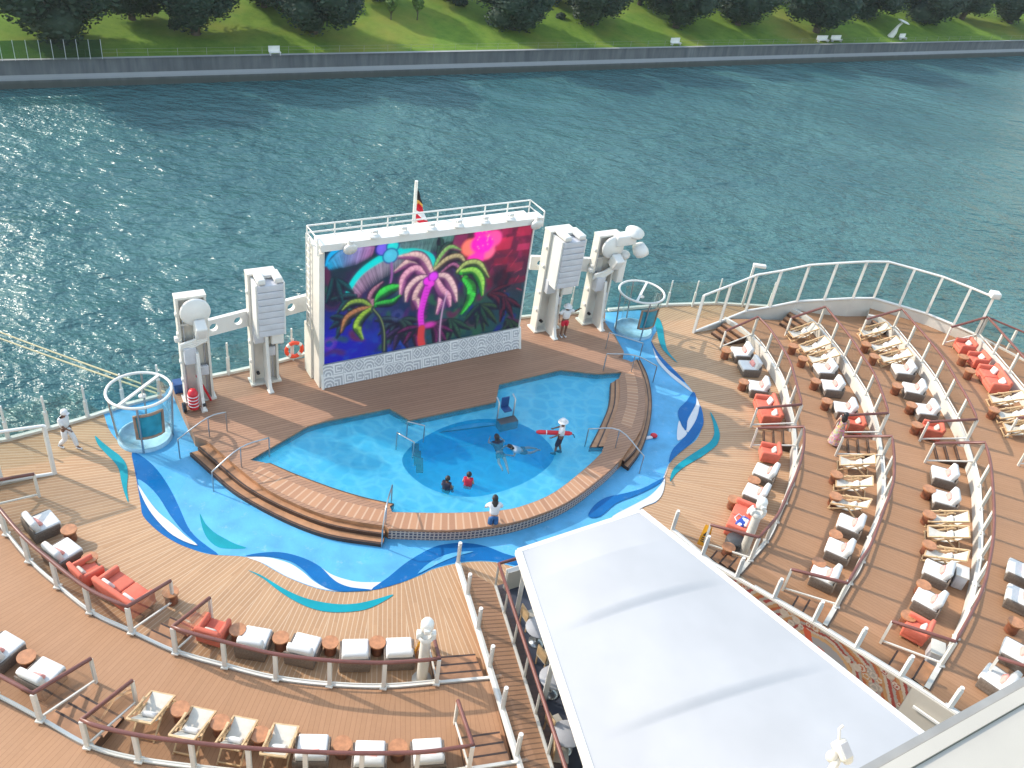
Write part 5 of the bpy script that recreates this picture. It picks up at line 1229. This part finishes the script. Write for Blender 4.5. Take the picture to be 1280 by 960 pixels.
# ------------------------------------------------------------------ lounge furniture under the canopy edge
def lounge_chair(label,p,rz,first_=None):
    t=thing('dining_chair',label,'chair',p,rz,'chairs under the canopy edge')
    MB().box((0,0,.44),(.46,.46,.06),bev=.02).build('seat',M['canvas'],t,False); MB().box((0,-.22,.70),(.46,.05,.45),bev=.02).build('backrest',M['teak'],t,False)
    for x in(-.2,.2):
        for y in(-.2,.2): MB().box((x,y,.21),(.04,.04,.42)).build('leg',M['teak'],t,False)
def lounge_table(label,p):
    t=thing('dining_table',label,'table',p,0,'tables under the canopy edge')
    MB().lathe([(0,.70),(.42,.70),(.44,.72),(.42,.745),(0,.745)],(0,0,0),22).build('tabletop',M['grey'],t,False); MB().cyl((0,0,.03),(0,0,.7),.05,10).build('column',M['steel'],t,False); MB().lathe([(0,0),(.26,0),(.26,.03),(0,.05)],(0,0,0),18).build('foot',M['steel'],t,False)
for x,y,l in [(662,772,'pale chair nearest the pool under the canopy edge'),(683,822,'wooden chair between the first two tables under the canopy edge'),(694,905,'pale chair left of the grey round table near the picture bottom'),(700,945,'chair closest to the picture bottom under the canopy edge')]:
    lounge_chair(l,Vector((*at(x,y,.4).xy,.012)),R_(random.uniform(-120,-40)))
for x,y,l in [(686,848,'round grey table midway along the canopy edge'),(703,918,'round grey table near the picture bottom by the canopy edge'),(668,785,'round grey table nearest the pool under the canopy edge')]:
    lounge_table(l,Vector((*at(x+6,y,.7).xy,.012)))
# ------------------------------------------------------------------ small deck things
def light_pole(label,foot,h):
    t=thing('deck_light_pole',label,'lamp post',foot,R_(10),'lamp posts on the deck')
    MB().tube([(0,0,0),(0,0,h-.7)],[.17,.15],14).build('pole',M['cream'],t,False); MB().lathe([(.0,.06),(.3,.06),(.3,0)],(0,0,0),16).build('base_plate',M['cream'],t,False)
    m=MB(); m.lathe([(.0,-.22),(.14,-.22),(.19,-.12),(.19,.1),(.14,.2),(0,.23)],(0,0,h-.26),14); m.box((0,-.18,h-.3),(.18,.16,.16),bev=.03); m.build('lamp_head',M['white'],t,False)
    for s in(-1,1): MB().box((s*.2,.03,h-.7),(.16,.2,.26),bev=.04).build('speaker',M['white'],t,False)
    MB().lathe([(.2,0),(.24,.1),(.2,.2)],(0,0,h-.85),14).build('collar',M['white'],t,False)
light_pole('white lamp post beside the ramp in the innermost left row',at(527,850,0),2.75)
light_pole('pale lamp post behind the coral sofa near the yellow sign',at(929,690,0),2.7)
def caution(label,p,rz):
    t=thing('caution_sign',label,'floor sign',p,rz,'yellow caution signs')
    for s in(-1,1):
        m=MB(); m.add([(-.19,s*.2,0),(.19,s*.2,0),(.13,s*.02,.85),(-.13,s*.02,.85),(-.19,s*.2-s*.03,0),(.19,s*.2-s*.03,0),(.13,s*.02-s*.03,.85),(-.13,s*.02-s*.03,.85)],[(0,1,2,3),(7,6,5,4),(0,4,5,1),(1,5,6,2),(2,6,7,3),(3,7,4,0)]); pn=m.build('panel',M['yellow'],t,False)
        mk=MB(); y=lambda z:s*(.2-.18*z/.85)+s*.008
        mk.add([(-.1,y(.42),.42),(.1,y(.42),.42),(0,y(.62),.62)],[(0,1,2)]); [mk.add([(-.11,y(z),z),(.11,y(z),z),(.11,y(z+.04),z+.04),(-.11,y(z+.04),z+.04)],[(0,1,2,3)]) for z in(.32,.24,.16)]; mk.build('marking',M['black'],pn,False)
caution('yellow caution sign beside the coral sofa near the canopy',at(879,678,0),R_(-20))
caution('yellow caution sign half hidden behind the left lamp post',at(524,822,0),R_(70))
c=at(928,654,.55); t=thing('patterned_bag','blue and white patterned bag lying on the coral sofa','bag',c,R_(50))
def mk_bag():
    m,nt,b,o=mat('bag_pattern'); tc=node(nt,'ShaderNodeTexCoord').outputs['Object']
    v=node(nt,'ShaderNodeTexVoronoi',ins={'Vector':tc,'Scale':6}).outputs['Distance']; nt.links.new(mixc(nt,mth(nt,'LESS_THAN',v,.4),(.02,.06,.35),(.7,.72,.78)),b.inputs['Base Color']); return m
MB().box((0,0,.04),(.6,.34,.2),bev=.07).build('body',mk_bag(),t,False); MB().tube([(-.2,.15,.1),(-.15,.3,.16),(.15,.3,.16),(.2,.15,.1)],.02,6).build('strap',M['shirt'],t,False)
c=at(919,677,.2); t=thing('round_ottoman','low round dark grey ottoman at the end of the coral sofa','ottoman',Vector((c.x,c.y,0)))
MB().lathe([(0,0),(.34,0),(.36,.06),(.36,.3),(.33,.36),(0,.38)],(0,0,0),20).build('body',M['dgrey'],t,False)
for x,y,z,l in [(1199,722,1.0,'pale equipment box against the kerb of the third right row'),(1168,818,1.0,'pale grey equipment box under the railing end of the third right row')]:
    p=at(x,y,z+.3); p.z=z; t=thing('equipment_box',l,'box',p,R_(70),'equipment boxes'); MB().box((0,0,.3),(.6,.4,.58),bev=.04).build('body',M['grey'],t,False); MB().box((0,0,.61),(.64,.44,.05),bev=.01).build('lid',M['cream'],t,False)
# life ring
c=at(368,441,1.2); t=thing('life_ring','orange and white life ring on the stern railing left of the screen','life ring',at(368,452,ZS))
ax=nf
rg=MB(); _,a_,b_=basis(ax); cc=at(368,452,ZS)+Zv(.62)
pts=[cc+a_*(.34*math.cos(2*math.pi*k/32))+b_*(.34*math.sin(2*math.pi*k/32)) for k in range(32)]
rg.tube(pts,.085,8,0,True); rg.build('ring',M['orange'],t)
for k in range(4):
    w_=MB(); q=[pts[(k*8+4+j)%32] for j in(-1,0,1)]; w_.tube(q,.091,8); w_.build('white_band',M['white'],t)
MB().bar(at(368,452,ZS)-nf*.12,at(368,452,ZS)-nf*.12+Zv(1.1),.07,.05,Vector((1,0,0))).build('stand',M['white'],t)
# fire equipment at the outer left tower
p=at(243,512,ZS); t=thing('hose_trolley','red hose cylinder with black wheels at the foot of the outer left tower','hose trolley',p,R_(33))
MB().tube([(0,0,.1),(0,0,.8)],.19,14).build('cylinder',M['red'],t,False); MB().lathe([(.19,0),(.14,.14),(0,.17)],(0,0,.8),14).build('cylinder_cap',M['red'],t,False)
for s in(-1,1): MB().cyl((s*.3,0,.2),(s*.42,0,.2),.2,14).build('wheel',M['black'],t,False)
r=MB(); [r.tube([(.2*math.cos(2*math.pi*k/16),.2*math.sin(2*math.pi*k/16),.25+.15*j) for k in range(16)],.02,5,0,True) for j in range(4)]; r.build('hoop',M['shirt'],t,False)
p=at(264,500,ZS); tag(MB().bar(p,p+Zv(1.25)+U*-.45-nf*.1,.12,.06).build('red_plank',M['red']),'narrow red board leaning on the outer left tower','board')
p=at(226,488,ZS); t=thing('storage_crate','blue storage crate behind the outer left tower','crate',p,R_(33)); cb=MB(); cb.box((0,0,.2),(.5,.4,.4),bev=.02); cb.build('body',M['bluep'],t,False); MB().box((0,0,.42),(.54,.44,.05)).build('lid',M['bluep'],t,False)
p=at(814,548,0); t=thing('swim_float','small red and white swim float on the blue floor by the right steps','float',p); MB().ell((.1,.1,.1),.16,.14,.1).build('ball',M['red'],t,False); MB().box((-.12,-.05,.06),(.35,.14,.1),Matrix.Rotation(.5,3,'Z'),bev=.03).build('bar',M['shirt'],t,False)
# mooring lines
for (x0,y0),(x1,y1),l in [((214,493),(-260,303),'upper yellow mooring line running off the stern to the left'),((217,499),(-260,314),'lower yellow mooring line running off the stern to the left')]:
    a=at(x0,y0,-4); b=at(x1,y1,-14); pts=[a.lerp(b,k/20)-Zv(2.2*math.sin(math.pi*k/20)*.25) for k in range(21)]
    tag(MB().tube(pts,.05,6).build('mooring_line',M['rope']),l,'rope','mooring lines')
# camera side superstructure ledge in the lower right corner
pz=17.5; a,b=at(1070,962,pz),at(1285,843,pz); d=(b-a).normalized(); n_=Vector((d.y,-d.x,0))
a2,b2=a-d*2.2,b+d*6
lb=MB()
def slab(m,o0_,o1_,z0,z1,mi=0):
    q=[a2+n_*o0_,b2+n_*o0_,b2+n_*o1_,a2+n_*o1_]; m.prism([Vector((p.x,p.y,0)) for p in q],z0,z1,(),mi)
t=thing('superstructure_ledge','near white ledge with grey edge trim in the bottom right corner','ledge',Vector((a.x,a.y,pz-.6)))
m=MB(); slab(m,.0,.055,pz-.5,pz); m.build('edge_trim',M['gasket'],t); m=MB(); slab(m,.06,.15,pz-.5,pz+.012); m.build('edge_lip',M['ledge'],t)
m=MB(); slab(m,.155,2.2,pz-.5,pz-.012); m.build('top_panel',M['ledge'],t); m=MB(); slab(m,.06,2.0,-.3,pz-.51); m.build('wall',M['cream'],t)
c=at(1050,942,16.0); t=thing('wall_floodlight','cream floodlight on an arm over the canopy, bottom edge','floodlight',c)
q=a2+d*1.6; wq=Vector((q.x,q.y,15.6)); e=Vector((c.x,c.y,16.0))
MB().tube([e,e.lerp(a-d*.1+Vector((0,0,15.7-pz)),1.0)],.035,8).build('arm',M['cream'],t)
RF=Matrix.Rotation(R_(35),3,'Z')@Matrix.Rotation(R_(35),3,'X')
m=MB(); m.box(e+Zv(.05),(.12,.17,.10),RF,bev=.025); m.ell(e+Vector((-.08,-.04,.0)),.05,.05,.06); m.ell(e+Vector((.08,.0,-.05)),.05,.05,.06); m.tube([e+Vector((-.03,.05,.1)),e+Vector((-.05,.1,.2)),e+Vector((-.02,.12,.22))],.012,5); m.build('lamp_head',M['cream'],t)
m=MB(); m.box(e+Zv(.05)+RF@Vector((0,.0,.055)),(.085,.12,.012),RF); m.build('lens',M['grey'],t)
# ------------------------------------------------------------------ people
def skinmesh(nodes,edges,root=0):
    me=bpy.data.meshes.new('tmp'); bm=bmesh.new(); lay=bm.verts.layers.skin.verify()
    vs=[]
    for i,(p,r) in enumerate(nodes):
        v=bm.verts.new(p); v[lay].radius=(r,r) if not isinstance(r,tuple) else r; v[lay].use_root=(i==root); vs.append(v)
    for a,b in edges: bm.edges.new((vs[a],vs[b]))
    bm.to_mesh(me); bm.free(); o=bpy.data.objects.new('tmp',me); COL.objects.link(o)
    s=o.modifiers.new('s','SKIN'); s.use_smooth_shade=True; u=o.modifiers.new('u','SUBSURF'); u.levels=1; u.render_levels=1
    dg=bpy.context.evaluated_depsgraph_get(); dg.update(); m2=bpy.data.meshes.new_from_object(o.evaluated_get(dg)); 
    V=[v.co.copy() for v in m2.vertices]; Fs=[list(p.vertices) for p in m2.polygons]
    bpy.data.objects.remove(o); bpy.data.meshes.remove(me); bpy.data.meshes.remove(m2); return V,Fs
def person(label,loc,rz,J,skin,top=None,bottom=None,sleeve=.5,leg=1.0,hair='short',hat=None,shoes=None,scale=1.0,dress=None,group=None,lean=0):
    """J: joint dict in a local frame, x to the right of the figure, y forward, z up"""
    t=thing('person',label,'person',loc,rz,group); t.scale=(scale,)*3
    g=lambda k: Vector(J[k])
    pel,che,nek,hd=g('pelvis'),g('chest'),g('neck'),g('head'); up=(hd-nek).normalized()
    nodes=[];edges=[];ix={}
    def N(k,p,r,par=None):
        ix[k]=len(nodes); nodes.append((Vector(p),r)); 
        if par is not None: edges.append((ix[par],ix[k]))
    N('pelvis',pel,(.15,.11)); N('waist',pel.lerp(che,.45),(.125,.095),'pelvis'); N('chest',che,(.155,.11),'waist'); N('neck',nek,.055,'chest'); N('jaw',nek.lerp(hd,.45),.066,'neck'); N('head',hd,.098,'jaw'); N('crown',hd+up*.085,.07,'head')
    for s in 'LR':
        N('sh'+s,g('sh'+s),.062,'chest'); N('el'+s,g('el'+s),.045,'sh'+s); N('wr'+s,g('wr'+s),.03,'el'+s)
        d=(g('wr'+s)-g('el'+s)).normalized(); N('pa'+s,g('wr'+s)+d*.08,(.036,.022),'wr'+s)
        N('hi'+s,g('hi'+s),.095,'pelvis'); N('kn'+s,g('kn'+s),.062,'hi'+s); N('an'+s,g('an'+s),.042,'kn'+s)
        f=(g('an'+s)-g('kn'+s)).normalized(); td=Vector(J.get('toe'+s,(0,.16,-.05))); N('to'+s,g('an'+s)+td,.034,'an'+s)
    V,Fs=skinmesh(nodes,edges); mb=MB(); mb.add(V,Fs,0,True)
    for s in 'LR':   # five separate fingers on each palm
        w=g('wr'+s); d=(w-g('el'+s)).normalized(); _,a,b=basis(d,Vector((0,1,.2))); c=w+d*.085
        for k,(o_,L) in enumerate(((-.03,.07),(-.010,.082),(.010,.078),(.030,.062))):
            p0=c+a*o_; p1=p0+d*L*.55+b*.008; p2=p0+d*L+b*.028; mb.tube([p0,p1,p2],[.0095,.009,.007],5)
        sd=-1 if s=='L' else 1; p0=w+d*.04-a*.028; mb.tube([p0,p0-a*.03+d*.03,p0-a*.038+d*.06+b*.01],[.012,.0105,.008],5)
    fwd=Vector(J.get('face',(0,1,0))).normalized(); rgt=fwd.cross(up).normalized()
    nb=hd+fwd*.10-up*.015; mb.add([nb-rgt*.018-up*.022,nb+rgt*.018-up*.022,nb+up*.03-fwd*.01,nb+fwd*.03-up*.018],[(0,3,2),(1,2,3),(0,1,3)],0)
    for s in(-1,1): mb.ell(hd+rgt*(s*.10)-up*.01,.018,.03,.035,8,6)
    body=mb.build('body',skin,t,False)
    fe=MB(); [fe.ell(hd+fwd*.093+rgt*(s*.034)+up*.01,.013,.011,.011,8,5) for s in(-1,1)]; fe.build('eyes',M['black'],t,False)
    mo_=MB(); mo_.box(hd+fwd*.092-up*.055,(.045,.014,.012),Matrix((rgt,fwd,up)).transposed()); mo_.build('mouth',M['redc'],t,False)
    if top:
        nd=[(pel+up*.02,(.205,.155)),(pel.lerp(che,.45),(.185,.145)),(che,(.21,.16)),(che.lerp(nek,.75),(.09,.08))]; ed=[(0,1),(1,2),(2,3)]
        for s in 'LR':
            i=len(nd); nd.append((g('sh'+s),.09)); ed.append((2,i)); e=g('sh'+s).lerp(g('el'+s),min(1,sleeve*2)) ; nd.append((e,.08)); ed.append((i,i+1))
            if sleeve>.5: nd.append((g('el'+s).lerp(g('wr'+s),(sleeve-.5)*2),.05)); ed.append((i+1,i+2))
        V,Fs=skinmesh(nd,ed); MB().add(V,Fs,0,True).build('shirt',top,t,False)
    if bottom:
        nd=[(pel+up*.05,(.19,.145)),(pel,(.195,.155))]; ed=[(0,1)]
        for s in 'LR':
            i=len(nd); nd.append((g('hi'+s),.122)); ed.append((1,i)); nd.append((g('hi'+s).lerp(g('kn'+s),min(1,leg*2)),.10)); ed.append((i,i+1))
            if leg>.5: nd.append((g('kn'+s).lerp(g('an'+s),(leg-.5)*2),.082)); ed.append((i+1,i+2))
        V,Fs=skinmesh(nd,ed); MB().add(V,Fs,0,True).build('trousers',bottom,t,False)
    if dress:
        pr=[(.30,pel.z*.12),(.27,pel.z*.5),(.19,pel.z*.95),(.15,pel.z*1.13),(.17,che.z+.02),(.08,nek.z-.04)]; d=MB(); n=18
        vs=[Vector((r*math.cos(2*math.pi*k/n)*(1+.06*math.sin(5*2*math.pi*k/n)),r*.75*math.sin(2*math.pi*k/n)*(1+.06*math.cos(4*2*math.pi*k/n))+(pel.y+(che.y-pel.y)*max(0,(z-pel.z)/(che.z-pel.z))),z)) for r,z in pr for k in range(n)]
        d.add(vs,[(i*n+k,i*n+(k+1)%n,(i+1)*n+(k+1)%n,(i+1)*n+k) for i in range(len(pr)-1) for k in range(n)],0,True); d.build('dress',dress,t,False)
    if hair:
        h=MB(); rot=Matrix((rgt,fwd,up)).transposed(); h.ell(hd-fwd*.022+up*.03,.112,.112,.115,14,9,rot)
        if hair=='long': h.ell(hd-fwd*.06-up*.14,.12,.075,.20,12,8,rot)
        h.build('hair',M['hair'],t,False)
    if hat:
        h=MB(); rim={'brim':.21,'cap':.122}[hat]; h.lathe([(rim,-.02),(rim*.98,.0),(.118,.012),(.115,.09),(.08,.125),(0,.135)],hd+up*.045,18,up+fwd*-.05)
        if hat=='cap': h.ell(hd+up*.05+fwd*.13,.085,.08,.012)
        h.build('hat',M['shirt'],t,False)
    if shoes:
        for s in 'LR':
            td=Vector(J.get('toe'+s,(0,.16,-.05))); MB().tube([g('an'+s)+Vector((0,-.05,-.035)),g('an'+s)+td*.5+Vector((0,0,-.03)),g('an'+s)+td*1.15+Vector((0,0,0.005))],[.045,.05,.035],9).build('shoe',shoes,t,False)
    return t
def stand(**k):
    J=dict(pelvis=(0,0,.94),chest=(0,.01,1.24),neck=(0,0,1.46),head=(0,.02,1.60),shL=(-.18,0,1.40),shR=(.18,0,1.40),elL=(-.24,-.03,1.13),elR=(.24,-.03,1.13),wrL=(-.25,.06,.90),wrR=(.25,.06,.90),hiL=(-.09,0,.89),hiR=(.09,0,.89),knL=(-.10,.02,.49),knR=(.10,.02,.49),anL=(-.10,-.02,.09),anR=(.10,-.02,.09)); J.update(k); return J
def vang(v): return math.atan2(v.y,v.x)-math.pi/2      # rz so that local +y points along v
px_right=at(140,575,0)-at(85,560,0)
person('man in white uniform and cap walking on the left deck',at(86,560,0),vang(px_right),stand(knL=(-.09,.22,.52),anL=(-.09,.30,.10),knR=(.09,.02,.49),anR=(.09,-.28,.14),toeR=(0,.14,-.09),elL=(-.22,-.14,1.15),wrL=(-.2,.0,.93),elR=(.22,.12,1.15),wrR=(.12,.25,1.0),chest=(0,.04,1.24),neck=(0,.05,1.46),head=(0,.09,1.60)),M['skin'],M['shirt'],M['shirt'],.45,.98,'short','cap',M['shirt'],1.02)
belt=[o for o in COL.objects if o.name.startswith('person')][-1] if False else None
person('woman in white tee and jeans leaning on the low pool wall, seen from behind',at(614,667,0),vang(OVc-at(614,667,0)),stand(pelvis=(0,-.03,.93),chest=(0,.10,1.20),neck=(0,.16,1.40),head=(0,.22,1.53),shL=(-.18,.13,1.35),shR=(.18,.13,1.35),elL=(-.30,.22,1.12),elR=(.30,.22,1.12),wrL=(-.24,.40,.98),wrR=(.24,.40,.98)),M['skinl'],M['shirt'],M['jeans'],.45,.97,'long',None,M['navy'],.99)
lgz=.2; lp=at(697,567,lgz)
lg=person('lifeguard in white hat holding a red rescue tube in the shallow pool',lp,vang(at(640,556,.4)-at(697,567,.4)),stand(elL=(-.28,.10,1.16),wrL=(-.30,.30,1.02),elR=(.28,.10,1.16),wrR=(.30,.30,1.02),knL=(-.10,.10,.5),anL=(-.10,.12,.09),anR=(.10,-.1,.09)),M['skin'],M['shirt'],M['navy'],.45,.6,'short','brim',M['navy'],1.0)
tb=MB(); cu=lp+Zv(1.04); lat=Vector((math.cos(R_(12)),math.sin(R_(12)),0)); fwd_=(at(640,556,.4)-lp); fwd_.z=0; fwd_.normalize(); lat=Vector((-fwd_.y,fwd_.x,0))
cen=cu+fwd_*.30
t=thing('rescue_tube','long red rescue tube held by the lifeguard in the pool','rescue tube',cen)
lat=(at(760,545,1.0)-at(640,540,1.0)).normalized()
MB().tube([cen-lat*.72,cen-lat*.6,cen+lat*.6,cen+lat*.72],[.05,.095,.095,.05],10).build('foam',M['red'],t); MB().tube([cen+lat*.68,cen+lat*.8-Zv(.06),cen+lat*.86-Zv(.2)],.02,6).build('strap',M['black'],t)
for s in(-1,1): MB().cyl(cen+lat*(s*.3),cen+lat*(s*.34),.099,10).build('band',M['shirt'],t)
person('crew member in white top and red shorts raising one arm by the right tower',at(703,420,ZS),vang(at(703,450,ZS)-at(703,420,ZS))+.4,stand(elL=(-.40,.05,1.36),wrL=(-.5,.2,1.55),elR=(.36,.0,1.2),wrR=(.42,.2,1.05)),M['skin'],M['shirt'],M['redc'],.45,.42,'short','brim',M['shirt'],1.02)
def mk_dress():
    m,nt,b,o=mat('patterned_dress'); tc=node(nt,'ShaderNodeTexCoord').outputs['Object']
    v=node(nt,'ShaderNodeTexVoronoi',ins={'Vector':tc,'Scale':14}).outputs['Color']; nt.links.new(mixc(nt,.35,(.55,.22,.22),v,'MIX'),b.inputs['Base Color']); b.inputs['Roughness'].default_value=.9; return m
person('woman in a long pink patterned dress walking on the second right terrace',at(1042,556,.5),vang(at(1060,500,.5)-at(1042,556,.5)),stand(),M['skinl'],None,None,.4,1,'long',None,M['navy'],1.0,mk_dress())
sit=lambda **k: stand(pelvis=(0,0,.10),chest=(0,.03,.40),neck=(0,.04,.60),head=(0,.07,.73),shL=(-.16,.02,.55),shR=(.16,.02,.55),elL=(-.22,.05,.30),elR=(.22,.05,.30),wrL=(-.18,.24,.20),wrR=(.18,.24,.20),hiL=(-.08,.03,.09),hiR=(.08,.03,.09),knL=(-.10,.42,.10),knR=(.10,.42,.10),anL=(-.10,.46,-.28),anR=(.10,.46,-.28),**k)
for x,y,sk,sw_,l,tgt in [(557,616,'skin','navy','child in a dark swimsuit sitting on the near edge of the deep pool',(600,560)),(584,611,'skinl','redc','child in red swimwear at the near edge of the deep pool, right of another child',(600,560))]:
    p=at(x,y,.2); person(l,p,vang(at(*tgt,.2)-p),sit(),M[sk],M[sw_],M[sw_],.1,.25,'short',None,None,.9)
for x,y,sk,tp,l,r in [(622,551,'skinl',None,'swimmer with dark hair, left of two in the deep pool',.4),(641,559,'skinl','shirt','swimmer in a white top, right of two in the deep pool',2.2)]:
    p=at(x,y,.45); p.z=.40
    person(l,p,r,stand(pelvis=(0,-.40,-.24),chest=(0,-.10,-.10),neck=(0,.06,.02),head=(0,.14,.13),shL=(-.17,-.02,-.03),shR=(.17,-.02,-.03),elL=(-.34,.12,-.10),elR=(.34,.12,-.10),wrL=(-.22,.34,-.08),wrR=(.22,.34,-.08),hiL=(-.09,-.46,-.27),hiR=(.09,-.46,-.27),knL=(-.14,-.82,-.42),knR=(.12,-.86,-.34),anL=(-.14,-1.2,-.36),anR=(.12,-1.24,-.5),toeL=(0,-.12,-.06),toeR=(0,-.12,-.06)),M[sk],M[tp] if tp else M['navy'],M['navy'],.3,.3,'long',None,None,1.0)
for o in (YT,BU):
    pass
print('objects',len(bpy.data.objects),'proj check',proj(at(500,500,0)))
